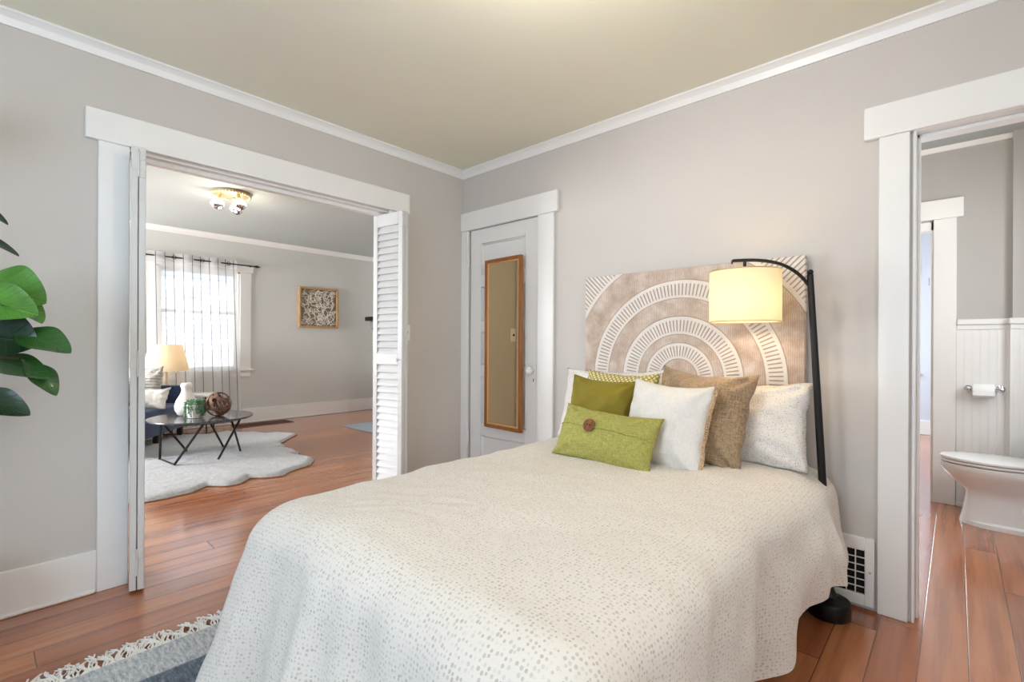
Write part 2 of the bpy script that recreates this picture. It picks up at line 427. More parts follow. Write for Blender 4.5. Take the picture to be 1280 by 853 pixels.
side_window('window_2', 'y', -4.0, 1.0, 2.8, .8, 2.15, 1)
side_window('added_window_3', 'x', 4.3, -3.1, -1.7, .8, 2.15, -1)
side_window('added_window_5', 'y', 5.67, 1.5, 2.4, .8, 2.1, -1)
side_window('added_window_4', 'y', -4.3, -4.45, -2.95, .8, 2.15, 1)

# ------------------------------------------------------------------ closet door
d1 = bpy.data.objects.new('door_1', None); COL.objects.link(d1); d1.location = (.09, .03, 0); d1['kind'] = 'structure'; OFF['door_1'] = d1.location.copy()
c1 = MB(); X0, X1 = .09, .776; px0, px1 = .207, .655; Y0_, Y1_ = .004, .042
rails = [(.006, .235), (.444, .537), (.892, .983), (1.238, 1.323), (1.583, 1.672), (1.915, 2.029)]
c1.box(X0, px0, Y0_, Y1_, .006, 2.029, .002).box(px1, X1, Y0_, Y1_, .006, 2.029, .002)
for a, b in rails: c1.box(px0, px1, Y0_, Y1_, a, b, .002)
for (a, b), (c_, d_) in zip(rails, rails[1:]):
    c1.box(px0-.005, px1+.005, .022, .036, b-.005, c_+.005)
    for bx in ((px0, px0+.012, b, c_), (px1-.012, px1, b, c_), (px0, px1, b, b+.012), (px0, px1, c_-.012, c_)):
        c1.box(bx[0], bx[1], .012, .03, bx[2], bx[3], .004)
obj('panelled_slab', c1, M_trim, d1)
c1 = MB().box(.718, .762, -.001, .006, .845, 1.005, .002); pl = obj('escutcheon', c1, M_trim, d1)
Mx = Matrix.Rotation(pi/2, 3, 'X')
M_knob = simple('porcelain_knob', (236, 236, 234), .08)
c1 = MB().lathe([(.010, 0), (.010, .022), (.016, .026), (.027, .036), (.030, .046), (.027, .056), (.016, .064), (.004, .067)], (.735, .002, .962), 8, Mx)
obj('knob', c1, M_knob, d1, label='white faceted glass door knob')
obj('keyhole', MB().lathe([(.004, 0), (.004, .002)], (.74, -.0005, .90), 10, Mx).box(.738, .742, -.003, -.001, .882, .9), M_dark, d1)
for z in (1.80, .42):
    c1 = MB().box(.074, .1, -.022, -.0195, z-.05, z+.05, .001).tube([(.087, -.026, z-.052), (.087, -.026, z+.052)], .006, 8)
    obj('hinge', c1, M_trim, d1)
obj('latch_plate', MB().box(.7765, .7785, .004, .03, .90, .98), M_chrome, d1)

# mirror hanging on the closet door
t = NT('mirror_frame_wood', .35); co = t.coord()
g = t.noise(t.scale(co, (14, 14, 2)), 3, 4)
t.color(t.ramp(g, [(.2, rgb(138, 80, 36)), (.8, rgb(174, 112, 58))])); M_mframe = t.m
M_mframe2 = simple('mirror_inner_bead', (226, 176, 120), .35)
t = NT('mirror_glass', .02, 1., rgb(222, 205, 172)); M_mirror = t.m
mir = thing('wall_mirror', 'tall narrow mirror in a thin wooden frame hung on the white closet door', 'mirror', (.475, -.02, .52))
ma, mb_, z0, z1 = .284, .668, .523, 1.772; y0, y1 = -.034, -.004; fwid = .025
c1 = MB().box(ma, ma+fwid, y0, y1, z0, z1, .004).box(mb_-fwid, mb_, y0, y1, z0, z1, .004).box(ma+fwid, mb_-fwid, y0, y1, z0, z0+fwid, .004).box(ma+fwid, mb_-fwid, y0, y1, z1-fwid, z1, .004)
obj('frame', c1, M_mframe, mir)
a, b, c_, d_ = ma+fwid, mb_-fwid, z0+fwid, z1-fwid; k = .01
c1 = MB().box(a, a+k, y0+.006, y0+.016, c_, d_, .002).box(b-k, b, y0+.006, y0+.016, c_, d_, .002).box(a+k, b-k, y0+.006, y0+.016, c_, c_+k, .002).box(a+k, b-k, y0+.006, y0+.016, d_-k, d_, .002)
obj('inner_bead', c1, M_mframe2, mir, label='paler wooden inner bead')
obj('glass', MB().box(a, b, y0+.014, y0+.018, c_, d_), M_mirror, mir)
obj('bracket', MB().box(mb_, mb_+.035, -.012, -.006, .548, .553), M_chrome, mir)

mir.location.y -= .012; mir.rotation_euler.z = radians(-3.3)

# light switch on the wall strip between the wide opening and the corner
sw = thing('light_switch', 'white toggle switch plate peeking out beside the shutter, mirrored on the closet door', 'switch', (0, -.542, 1.22))
obj('plate', MB().box(0, .007, -.574, -.508, 1.165, 1.28, .003), M_white, sw)
obj('toggle', MB().box(.007, .022, -.546, -.536, 1.215, 1.232, .002), M_dark, sw)

# ------------------------------------------------------------------ bifold louvred shutters
def shutter(name, label, base_pt, yawd, side, lab_grp):
    """two folded louvred panels; local x runs from the jamb into the room, y is thickness"""
    th = thing(name, label, 'shutter', base_pt, lab_grp, (0, 0, yawd))
    Wd, T, gap = .285, .026, .003; Hh = 2.035; z0 = .012
    for k in (0, 1):
        y0 = k*(T+gap); y1 = y0+T; c = MB(); st = .04
        c.box(0, st, y0, y1, z0, Hh, .002).box(Wd-st, Wd, y0, y1, z0, Hh, .002)
        for a, b in ((z0, .16), (1.0, 1.075), (Hh-.085, Hh)): c.box(st, Wd-st, y0, y1, a, b, .002)
        pn = obj('panel', c, M_trim2, th, local=True)
        c = MB()
        for a, b in ((.16, 1.0), (1.075, Hh-.085)):
            n = round((b-a)/.0455); p = (b-a)/n
            for i in range(n):
                zc = a+p*(i+.5); h2 = p*.62
                ang = radians(26); dy = .0185; dz = h2; ym = (y0+y1)/2; tt = .003
                # a slat: thin board leaning so its lower edge is proud of the front face
                prof = [(ym-dy*.5-tt, zc-dz), (ym-dy*.5+tt, zc-dz), (ym+dy*.5+tt, zc+dz), (ym+dy*.5-tt, zc+dz)]
                prof = [(max(y0+.001, min(y1-.001, q[0])), q[1]) for q in prof]
                c.loops([[(st, y, z) for y, z in prof], [(Wd-st, y, z) for y, z in prof]])
        obj('louvres', c, M_trim2, pn, local=True, flat=True)
    for z in (Hh-.09, 1.035, .13):
        c = MB(); x = Wd; yc = T+gap/2
        c.box(x, x+.003, yc-.026, yc-.003, z-.012, z+.052, .001).box(x, x+.003, yc+.003, yc+.024, z+.028, z+.07, .001).box(x, x+.003, yc+.003, yc+.024, z-.05, z-.02, .001)
        c.tube([(x+.004, yc, z-.05), (x+.004, yc, z+.07)], .004, 8)
        for yy, zz in ((yc-.014, z+.04), (yc-.014, z), (yc+.013, z+.05), (yc+.013, z-.036)):
            c.lathe([(.003, 0), (.002, .0015)], (x+.003, yy, zz), 8, Matrix.Rotation(pi/2, 3, 'Y'))
        obj('hinge', c, M_trim2, th, local=True)
    return th
SH1 = shutter('louvred_shutter', 'white folded louvred shutter at left jamb of wide opening, seen edge on', (-.13, -2.094, 0), radians(-9.5), 0, 'folded shutters of the wide opening')
SH2 = shutter('louvred_shutter', 'white folded louvred shutter showing its slats at right jamb of wide opening', (-.105, -.742, 0), radians(9), 1, 'folded shutters of the wide opening')
for z in (1.035,):
    c = MB().lathe([(.004, 0), (.004, .012), (.011, .018), (.012, .024), (.006, .03)], (.262, -.0, z), 14, Matrix.Rotation(pi/2, 3, 'X'))
    obj('knob', c, M_trim2, SH2, local=True)

# ------------------------------------------------------------------ heat register beside the bathroom door
rg = thing('heat_register', 'white wall heat register with a square black grid beside the bathroom door casing', 'vent', (2.52, 0, 0))
c1 = MB(); ra, rb, rz0, rz1 = 2.385, 2.655, .016, .31; ga, gb, gz0, gz1 = 2.425, 2.621, .064, .254
c1.box(ra, ga, -.02, 0, rz0, rz1, .003).box(gb, rb, -.02, 0, rz0, rz1, .003).box(ga, gb, -.02, 0, rz0, gz0, .003).box(ga, gb, -.02, 0, gz1, rz1, .003)
obj('frame', c1, M_trim, rg)
obj('cavity', MB().box(ga-.002, gb+.002, -.006, -.002, gz0-.002, gz1+.002), M_dark, rg, label='black opening behind grid')
c1 = MB(); n = 6
for i in range(1, n): x = ga+(gb-ga)*i/n; c1.box(x-.0022, x+.0022, -.019, -.012, gz0, gz1)
for i in range(1, 6): z = gz0+(gz1-gz0)*i/6; c1.box(ga, gb, -.0185, -.0125, z-.0018, z+.0018)
obj('grid', c1, M_trim, rg)
obj('screw', MB().lathe([(.005, 0), (.003, .002)], (2.64, -.02, .165), 10, Mx), M_chrome, rg)

# ------------------------------------------------------------------ bed
def carved_mat():
    t = NT('whitewashed_carved_wood', .7)
    c = t.xyz(t.coord())                       # local: origin at ring centre
    x, z = c[0], c[2]
    r = t.math('SQRT', t.math('ADD', t.math('MULTIPLY', x, x), t.math('MULTIPLY', z, z)))
    th = t.math('ARCTAN2', z, x)
    def band(v, a, b, e=.003):
        return t.math('MULTIPLY', t.smooth(v, a-e, a+e), t.math('SUBTRACT', 1., t.smooth(v, b-e, b+e)))
    slots = None; white = None
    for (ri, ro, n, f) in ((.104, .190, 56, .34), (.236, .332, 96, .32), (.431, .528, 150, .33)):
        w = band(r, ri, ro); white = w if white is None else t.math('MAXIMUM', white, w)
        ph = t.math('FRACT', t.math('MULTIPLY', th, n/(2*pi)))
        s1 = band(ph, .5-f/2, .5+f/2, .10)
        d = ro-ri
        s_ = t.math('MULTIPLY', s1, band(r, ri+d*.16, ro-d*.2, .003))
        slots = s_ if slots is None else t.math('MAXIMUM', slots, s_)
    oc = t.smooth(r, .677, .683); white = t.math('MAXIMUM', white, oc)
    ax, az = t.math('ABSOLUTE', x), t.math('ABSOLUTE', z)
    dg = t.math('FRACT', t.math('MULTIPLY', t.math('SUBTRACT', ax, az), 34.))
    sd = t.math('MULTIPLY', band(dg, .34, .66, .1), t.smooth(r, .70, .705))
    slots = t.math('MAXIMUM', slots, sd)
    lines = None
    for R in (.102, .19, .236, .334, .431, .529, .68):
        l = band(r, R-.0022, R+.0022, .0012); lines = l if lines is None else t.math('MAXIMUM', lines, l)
    fine = t.n('ShaderNodeTexWave', wave_type='BANDS'); fine.inputs['Scale'].default_value = 34; fine.inputs['Distortion'].default_value = 4; fine.inputs['Detail'].default_value = 2
    t.put(fine.inputs['Vector'], t.coord()); fine.bands_direction = 'X'
    wn = t.noise(t.coord(), 9, 5, .65)
    wash = t.ramp(t.math('ADD', t.math('MULTIPLY', wn, .88), t.math('MULTIPLY', fine.outputs['Fac'], .12)),
                  [(.32, rgb(168, 144, 126)), (.5, rgb(190, 171, 155)), (.68, rgb(217, 204, 193))])
    whitec = t.mix(t.noise(t.coord(), 30, 4), rgb(214, 204, 195), rgb(234, 228, 221))
    col = t.mix(white, wash, whitec)
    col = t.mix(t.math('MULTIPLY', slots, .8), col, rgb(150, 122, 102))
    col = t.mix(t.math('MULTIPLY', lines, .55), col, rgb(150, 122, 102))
    t.color(col)
    h = t.math('SUBTRACT', t.math('MULTIPLY', white, .6), t.math('ADD', slots, t.math('MULTIPLY', lines, .6)))
    h = t.math('ADD', h, t.math('MULTIPLY', fine.outputs['Fac'], .10))
    t.bump(h, .5, .006)
    return t.m
bed = thing('bed', 'full size bed with a square carved whitewashed headboard against the grey wall', 'bed', (1.805, -.98, 0))
HBC = Vector((1.806, -.045, .965))
hb = MB().box(-.598, .595, -.018, .018, -.595, .592, .003)
hbo = obj('headboard', hb, carved_mat(), bed, local=True); hbo.location = HBC-bed.location; OFF[hbo.name] = HBC
M_matt = simple('mattress_ticking', (235, 233, 228), .85)
obj('mattress', MB().box(1.16, 2.45, -1.94, -.075, .33, .555, .05, 3), M_matt, bed)
obj('frame', MB().box(1.17, 2.44, -1.92, -.08, .17, .33, .01), M_dark, bed)
for x in (1.25, 2.36):
    for y in (-1.8, -.2): obj('leg', MB().box(x-.03, x+.03, y-.03, y+.03, 0, .17, .005), M_dark, bed)

def dots_mat(name, bgc, dotc, sc, rnd=.6, fill=.62):
    t = NT(name, .85)
    uv = t.n('ShaderNodeUVMap').outputs[0]
    vo = t.n('ShaderNodeTexVoronoi', voronoi_dimensions='2D'); t.put(vo.inputs['Vector'], uv); vo.inputs['Scale'].default_value = sc; vo.inputs['Randomness'].default_value = rnd
    d = vo.outputs['Distance']; cr = t.xyz(vo.outputs['Color'])
    big = t.noise(uv, 3.2, 3)
    rad = t.math('ADD', .22, t.math('MULTIPLY', cr[0], .16))
    m_ = t.math('SUBTRACT', 1., t.smooth(t.math('DIVIDE', d, rad), .75, 1.05))
    m_ = t.math('MULTIPLY', m_, t.math('LESS_THAN', cr[1], t.math('ADD', fill, t.math('MULTIPLY', t.math('SUBTRACT', big, .5), .9))))
    m_ = t.math('MULTIPLY', m_, t.math('ADD', .12, t.math('MULTIPLY', cr[2], .68)))
    t.color(t.mix(m_, bgc, dotc))
    fab = t.noise(uv, 500, 2)
    wr = t.noise(uv, 14, 4, .6)
    t.bump(t.math('ADD', t.math('MULTIPLY', fab, .15), wr), .22, .012)
    t.b.inputs['Sheen Weight'].default_value = .15
    return t.m
M_duvet = dots_mat('dotted_duvet_cotton', rgb(226, 218, 207), rgb(178, 168, 152), 90, .5, 1.)
M_sham = dots_mat('dotted_sham_cotton', rgb(232, 226, 218), rgb(170, 160, 148), 120, .6, .8)

def build_duvet():
    x0, x1, y0, y1, R = 1.125, 2.485, -1.985, -.065, .13
    per = []
    n1 = 110
    for i in range(n1): per.append((Vector((x0, y1+(y0+R-y1)*i/n1)), Vector((-1, 0))))
    for i in range(20):
        a = pi+(pi/2)*i/20; per.append((Vector((x0+R+R*cos(a), y0+R+R*sin(a))), Vector((cos(a), sin(a)))))
    for i in range(72): per.append((Vector((x0+R+(x1-x0-2*R)*i/72, y0)), Vector((0, -1))))
    for i in range(20):
        a = 1.5*pi+(pi/2)*i/20; per.append((Vector((x1-R+R*cos(a), y0+R+R*sin(a))), Vector((cos(a), sin(a)))))
    for i in range(n1+1): per.append((Vector((x1, y0+R+(y1-y0-R)*i/n1)), Vector((1, 0))))
    s = [0.]
    for a, b in zip(per, per[1:]): s.append(s[-1]+(b[0]-a[0]).length)
    for i, (p, nn) in enumerate(per):       # corner arcs count for more cloth
        pass
    bm = bmesh.new(); uvl = bm.loops.layers.uv.new('UVMap'); UV = {}
    def topz(x, y):
        v = Vector((x*2.2, y*2.2, 3.1)); z = .596+.012*noise.noise(v)+.007*noise.noise(Vector((x*6, y*6, 1.)))
        z += .0045*noise.noise(Vector((x*17+4*noise.noise(v), y*13, 5.)))
        cx = min((x-x0), (x1-x))/.3; z += .018*min(1, max(0, cx))
        if y > -.75: z += .012*(1-abs((y+.4)/.4)) if y > -.8 else 0
        return z
    Rr = .105; M1, M2 = 22, 34
    cols = []
    for i, (p, nn) in enumerate(per):
        col = []
        sp = Vector((1.805, max(-1.45, min(-.065, p.y if abs(nn.x) > .99 else -1.45)))); pe = p-nn*Rr
        for j in range(M1):
            f = j/M1; f = f
            q = sp.lerp(pe, f); v = bm.verts.new((q.x, q.y, topz(q.x, q.y))); UV[v] = (q.x, q.y); col.append(v)
        ss = s[i]; zt = topz(pe.x, pe.y)
        left = nn.x < -.5; right = nn.x > .5
        wl, wf, wr_ = max(0, -nn.x), max(0, -nn.y), max(0, nn.x)
        D = (wl*.60+wf*.60+wr_*.65)/(wl+wf+wr_)
        if nn.x > .99:
            yy = p.y; D = .44 if yy > -.6 else .44+.21*min(1., (-.6-yy)/.55)
            D += .012*sin(ss*11.7)*min(1., (yy+1.86)/.3)
        D = D*1.05
        amp = .022*wl+.034*wf+.028*wr_
        for j in range(M2+1):
            d = D*j/M2; aq = pi*Rr/2
            if d < aq: out = Rr*sin(d/Rr)-Rr; dn = Rr*(1-cos(d/Rr))
            else: out = 0.; dn = Rr+(d-aq)
            g = max(0, d-.05)/.5
            rip = sin(ss*13+1.3*sin(ss*3.1)+d*1.2)+.55*sin(ss*29+2*sin(ss*5)+1.7)
            nr = max(0., min(1., (p.y+.95)/.45)); flare = (.09*wl+.10*wf+(-.02+.095*nr)*wr_)*g
            bul = (.01+.045*nr)*wr_*sin(min(1, g/1.0)*pi)*(.6+.7*noise.noise(Vector((ss*2.5, d*4, 9))))
            o = out+Rr*.0+flare+bul+amp*g*rip+.010*noise.noise(Vector((ss*7, d*9, 2)))*min(1, g*3)
            dn -= g*g*.03*abs(noise.noise(Vector((ss*3, 0, 7))))
            q = p+nn*(o)
            if j == 0: z = zt
            else: z = zt-dn
            z = max(.012, z)
            # gather under the pillows' end so the head end stays tucked
            v = bm.verts.new((q.x, q.y, z)); w_ = pe+nn*d; UV[v] = (w_.x, w_.y); col.append(v)
        cols.append(col)
    for a, b in zip(cols, cols[1:]):
        for k in range(len(a)-1):
            f = bm.faces.new((a[k], b[k], b[k+1], a[k+1]))
            for l in f.loops: l[uvl].uv = UV[l.vert]
    bmesh.ops.remove_doubles(bm, verts=bm.verts, dist=.0004)
    mb = MB(); mb.bm.free(); mb.bm = bm
    o = obj('duvet', mb, M_duvet, angle=180)
    o.data.transform(Matrix.Translation((-1.805, .98, 0))); o.location = (1.805, -.98, 0)
    md = o.modifiers.new('thickness', 'SOLIDIFY'); md.thickness = .010; md.offset = -1
    return tag(o, 'off-white duvet with small beige dots draped over the bed', 'duvet')
build_duvet()

# ------------------------------------------------------------------ pillows
def pillow_mb(w, h, t, seed, pinch=.07, N=30, wr=1., uvscale=1.):
    bm = bmesh.new(); uvl = bm.loops.layers.uv.new('UVMap'); UV = {}
    rows = {}
    def pt(u, v, sgn):
        x = u*w/2*(1-pinch*(1-v*v)*abs(u)**1.5); y = v*h/2*(1-pinch*(1-u*u)*abs(v)**1.5)
        # droop at the top edge between the corners
        y -= .012*wr*(1-u*u)*max(0, v)
        prof = max(0., (1-abs(u)**2.6)*(1-abs(v)**2.6))**.62
        z = sgn*t/2*prof
        p = Vector((u*2.3+seed, v*2.3, sgn*.4+seed*.7))
        z += sgn*(.011*wr*noise.noise(p)+.007*wr*noise.noise(p*2.3))*prof**.5
        # creases radiating from the corners
        for cx, cy in ((1, 1), (-1, 1), (1, -1), (-1, -1)):
            dx, dy = cx-u, cy-v; rr = sqrt(dx*dx+dy*dy); a = atan2(dy*cy, dx*cx)
            z += sgn*.009*wr*sin(a*8+seed+cx)*math.exp(-rr*rr*2.2)*min(1, rr*4)
        x += .006*wr*noise.noise(Vector((v*3+seed, u, 3.))); y += .006*wr*noise.noise(Vector((u*3-seed, v, 7.)))
        return (x, y, z)
    def curve(i): a = -1+2*i/N; return math.copysign(abs(a)**.85, a) if a else 0.
    V = {}
    for sgn in (1, -1):
        for i in range(N+1):
            for j in range(N+1):
                edge = i in (0, N) or j in (0, N)
                if edge and sgn == -1: V[(sgn, i, j)] = V[(1, i, j)]; continue
                u, v = curve(i), curve(j); p = pt(u, v, sgn)
                if edge: p = (p[0], p[1], 0)
                q = bm.verts.new(p); V[(sgn, i, j)] = q; UV[q] = (u*w/2, v*h/2)
        for i in range(N):
            for j in range(N):
                q = [V[(sgn, i, j)], V[(sgn, i+1, j)], V[(sgn, i+1, j+1)], V[(sgn, i, j+1)]]
                f = bm.faces.new(q if sgn == 1 else list(reversed(q)))
                for l in f.loops: l[uvl].uv = UV[l.vert]
    mb = MB(); mb.bm.free(); mb.bm = bm
    mb.edge = [Vector(pt(curve(i), -1, 1)) for i in range(N)]+[Vector(pt(1, curve(i), 1)) for i in range(N)]+[Vector(pt(curve(N-i), 1, 1)) for i in range(N)]+[Vector(pt(-1, curve(N-i), 1)) for i in range(N)]
    for e in mb.edge: e.z = 0
    mb.nside = N; mb.front = lambda u, v: Vector(pt(u, v, 1))
    return mb
def place(o, c, yaw, lean, roll=0.):
    o.matrix_world = Matrix.Translation(c) @ Matrix.Rotation(radians(yaw), 4, 'Z') @ Matrix.Rotation(pi/2-radians(lean), 4, 'X') @ Matrix.Rotation(radians(roll), 4, 'Z')
    return o
def weave(name, c1, c2, sc=(420, 420), contrast=1., bump=.3, low=8, rough=.9):
    t = NT(name, rough); co = t.coord()
    a = t.noise(t.scale(co, (sc[0], sc[1]*.12, 60)), 1, 2); b = t.noise(t.scale(co, (sc[0]*.12, sc[1], 60)), 1, 2)
    f = t.math('MULTIPLY', t.math('ADD', a, b), .5)
    f = t.math('ADD', t.math('MULTIPLY', f, .7), t.math('MULTIPLY', t.noise(co, low, 3), .3))
    t.color(t.ramp(f, [(.5-.16/contrast, rgb(*c1)), (.5+.16/contrast, rgb(*c2))]))
    t.bump(f, bump, .004); t.b.inputs['Sheen Weight'].default_value = .2
    return t.m
def pillow(label, mat, w, h, t, c, yaw, lean, roll, seed, name='pillow', cat='pillow', pinch=.07, wr=1., grp=None):
    mb = pillow_mb(w, h, t, seed, pinch, wr=wr); e, n_, fr = mb.edge, mb.nside, mb.front
    o = obj(name, mb, mat, angle=180); place(o, c, yaw, lean, roll); tag(o, label, cat, grp)
    OFF[o.name] = Vector((0, 0, 0))
    return o, e, n_, fr
G = 'pillows piled at the head of the bed'
pillow('off-white dotted sham at left end of the bed, mostly hidden', M_sham, .66, .43, .15, (1.455, -.172, .80), 2, 17, 1, 1.1, 'pillow_sham', 'pillow', .05, 1.3, G)
pillow('off-white dotted sham at right end of the bed beside the lamp pole', M_sham, .68, .40, .17, (2.115, -.185, .785), -3, 20, 2, 2.7, 'pillow_sham', 'pillow', .06, 1.8, G)
# mustard patterned pillow
t = NT('mustard_weave', .9); c = t.xyz(t.coord())
sx = t.math('FRACT', t.math('MULTIPLY', t.math('ADD', c[0], c[1]), 42.)); sy = t.math('FRACT', t.math('MULTIPLY', t.math('SUBTRACT', c[0], c[1]), 42.))
k = t.math('LESS_THAN', t.math('ABSOLUTE', t.math('SUBTRACT', sx, .5)), .3); k2 = t.math('LESS_THAN', t.math('ABSOLUTE', t.math('SUBTRACT', sy, .5)), .3)
t.color(t.mix(t.math('MULTIPLY', k, k2), rgb(168, 150, 60), rgb(232, 224, 190))); t.bump(t.math('MULTIPLY', k, k2), .3, .003); M_must = t.m
pillow('mustard and cream checked cushion peeking out behind the olive one', M_must, .44, .42, .14, (1.575, -.315, .80), 1, 18, -1, 3.9, 'throw_pillow', 'cushion', .06, 1., G)
# brown tweed
M_tweed = weave('brown_tweed', (100, 80, 58), (186, 158, 124), (300, 300), 1.1, .4, 5)
pillow('brown tweed cushion leaning between the white cushion and right sham', M_tweed, .47, .46, .17, (2.025, -.345, .812), -5, 19, -3, 5.2, 'throw_pillow', 'cushion', .07, 1.9, G)
# olive velvet
t = NT('olive_velvet', .8, 0, rgb(139, 128, 22)); t.b.inputs['Sheen Weight'].default_value = .35; t.b.inputs['Sheen Tint'].default_value = rgb(180, 172, 100)
t.color(t.mix(t.noise(t.coord(), 9, 3), rgb(116, 102, 16), rgb(140, 124, 28))); t.bump(t.noise(t.coord(), 16, 3), .15, .01); M_olive = t.m
o, e, n_, fr = pillow('small olive velvet cushion behind the green button cushion', M_olive, .37, .37, .15, (1.55, -.45, .79), 3, 15, -3, 6.1, 'throw_pillow', 'cushion', .06, 1., G)
c1 = MB().tube(e, .004, 6, closed=True); obj('piping', c1, M_olive, o, local=True)
# white linen with lace fringe on its sides
M_linen = weave('white_linen', (212, 206, 198), (234, 229, 222), (380, 380), 1., .25, 6)
M_lace = weave('tan_lace', (176, 132, 92), (226, 198, 164), (200, 200), 1., .3, 6)
o, e, n_, fr = pillow('white linen cushion edged with tan lace, in the middle of the pile', M_linen, .40, .40, .16, (1.935, -.505, .782), -4, 17, -3, 7.4, 'throw_pillow', 'cushion', .06, 1., G)
c1 = MB()
sd = [Vector(p) for p in e[n_:2*n_+1]]
for i, (a, b) in enumerate(zip(sd, sd[1:])):
    for q in (.0, .5):
        p = a.lerp(b, q); k = 1 if i % 2 else -1
        c1.tube([p+Vector((-.004, 0, .003)), p+Vector((.008, .005*k, .004)), p+Vector((.014, .0, 0)), p+Vector((.008, -.005*k, -.003)), p+Vector((-.004, 0, -.003))], .0026, 5)
c1.tube(sd, .004, 6)
obj('lace_edging', c1, M_lace, o, local=True, label='tan lace edging')
# green lumbar with button
t = NT('spring_green_linen', .88); co = t.coord()
a = t.noise(t.scale(co, (420, 50, 60)), 1, 2); b = t.noise(t.scale(co, (50, 420, 60)), 1, 2); f = t.math('MULTIPLY', t.math('ADD', a, b), .5)
t.color(t.ramp(f, [(.36, rgb(136, 134, 64)), (.64, rgb(182, 176, 96))])); t.bump(f, .3, .004); M_green = t.m
o, e, n_, fr = pillow('spring green lumbar cushion with a wooden button, frontmost on the bed', M_green, .50, .26, .15, (1.728, -.675, .722), 3, 27, -3.5, 8.3, 'throw_pillow', 'cushion', .05, 1., G)
def seam(u): return fr(u, .12-.02*sin(u*3))+Vector((0, 0, .003))
c1 = MB().tube([seam(-.97+1.94*i/40) for i in range(41)], .003, 6); obj('flap_seam', c1, M_green, o, local=True)
t = NT('button_wood', .4); co = t.coord(); t.color(t.ramp(t.noise(t.scale(co, (60, 15, 60)), 1, 4), [(.3, rgb(92, 54, 28)), (.7, rgb(150, 98, 58))])); M_button = t.m
bp = fr(-.2, .16)
c1 = MB().lathe([(.026, 0), (.030, .004), (.030, .009), (.026, .012), (.023, .0095), (.006, .009), (.005, .011), (.001, .011)], bp+Vector((0, 0, .003)), 28)
bt = obj('button', c1, M_button, o, local=True, label='dark brown wooden button')
obj('button_hole', MB().lathe([(.0035, 0), (.0035, .001)], bp+Vector((-.006, 0, .0135)), 8).lathe([(.0035, 0), (.0035, .001)], bp+Vector((.006, 0, .0135)), 8), M_dark, bt, local=True)

# ------------------------------------------------------------------ floor lamp
def shade_mat(name, c, tr=.6):
    t = NT(name); d = t.n('ShaderNodeBsdfDiffuse'); d.inputs[0].default_value = rgb(*c); tl = t.n('ShaderNodeBsdfTranslucent'); tl.inputs[0].default_value = rgb(*c)
    w_ = t.noise(t.scale(t.coord(), (120, 120, 500)), 1, 2)
    cc = t.mix(t.math('MULTIPLY', w_, .12), rgb(*c), rgb(*[q*.8 for q in c])); t.put(tl.inputs[0], cc); t.put(d.inputs[0], cc)
    mx = t.n('ShaderNodeMixShader'); mx.inputs[0].default_value = tr
    t.t.links.new(d.outputs[0], mx.inputs[1]); t.t.links.new(tl.outputs[0], mx.inputs[2]); t.t.links.new(mx.outputs[0], t.out.inputs[0]); return t.m
def emit(name, c, s):
    t = NT(name); e = t.n('ShaderNodeEmission'); e.inputs[0].default_value = rgb(*c); e.inputs[1].default_value = s
    t.t.links.new(e.outputs[0], t.out.inputs[0]); return t.m
M_bulb = emit('warm_bulb', (255, 226, 170), 6)
lampB = (2.515, -.165)
fl = thing('floor_lamp', 'black arc floor lamp with a cream drum shade standing between bed and wall', 'lamp', (lampB[0], lampB[1], 0))
obj('base', MB().lathe([(.076, 0), (.079, .004), (.079, .062), (.076, .068), (.05, .074), (.03, .085), (.018, .115), (.015, .14)], (*lampB, 0), 40), M_black, fl)
ptop = Vector((2.447, -.2, 1.435)); pbot = Vector((lampB[0], lampB[1], .10))
obj('pole', MB().tube([pbot, pbot.lerp(ptop, .5), ptop], [.0155, .0150, .0125], 14), M_black, fl)
obj('finial', MB().tube([ptop, ptop+Vector((0, 0, .012))], .0125, 14).ball(ptop+Vector((0, 0, .022)), .0125), M_black, fl)
shC = Vector((2.212, -.30, 1.355))
p0 = Vector((2.449, -.2, 1.39)); p3 = Vector((2.165, -.318, 1.522))
pts = []
for i in range(21):
    t_ = i/20; b0, b1, b2, b3 = (1-t_)**3, 3*t_*(1-t_)**2, 3*t_*t_*(1-t_), t_**3
    pts.append(p0*b0+Vector((2.39, -.225, 1.50))*b1+Vector((2.31, -.26, 1.527))*b2+p3*b3)
arm = MB().tube(pts, .0075, 8).tube([p3+Vector((0, 0, .004)), p3+Vector((-.002, 0, -.014))], .004, 6)
obj('arm', arm, M_black, fl)
obj('stem', MB().tube([(shC.x, shC.y, 1.519), (shC.x, shC.y, 1.482)], .007, 10).lathe([(.0245, 1.474), (.0245, 1.488), (.02, 1.49)], (shC.x, shC.y, 0), 20).tube([(shC.x, shC.y, 1.476), (shC.x, shC.y, 1.40)], .012, 10), M_black, fl)
Rs, zb, zt = .147, 1.247, 1.471
sh = obj('shade', MB().lathe([(Rs, zb), (Rs, zt)], (shC.x, shC.y, 0), 48, cap=False), shade_mat('cream_linen_shade', (240, 230, 200), .31), fl, label='cream linen drum shade')
for z in (zb, zt): obj('shade_ring', MB().tube([(shC.x+Rs*cos(a*pi/24), shC.y+Rs*sin(a*pi/24), z) for a in range(48)], .0022, 6, closed=True), M_brass, sh)
c1 = MB()
for a in (0, 2*pi/3, 4*pi/3): c1.tube([(shC.x, shC.y, zt-.004), (shC.x+Rs*cos(a), shC.y+Rs*sin(a), zt-.002)], .002, 6)
obj('shade_spider', c1, M_brass, sh)
obj('bulb', MB().ball((shC.x, shC.y, 1.37), .03), M_bulb, fl)
point_light('floor_lamp_light', (shC.x, shC.y, 1.345), 4.2, (1, .72, .40), .04)

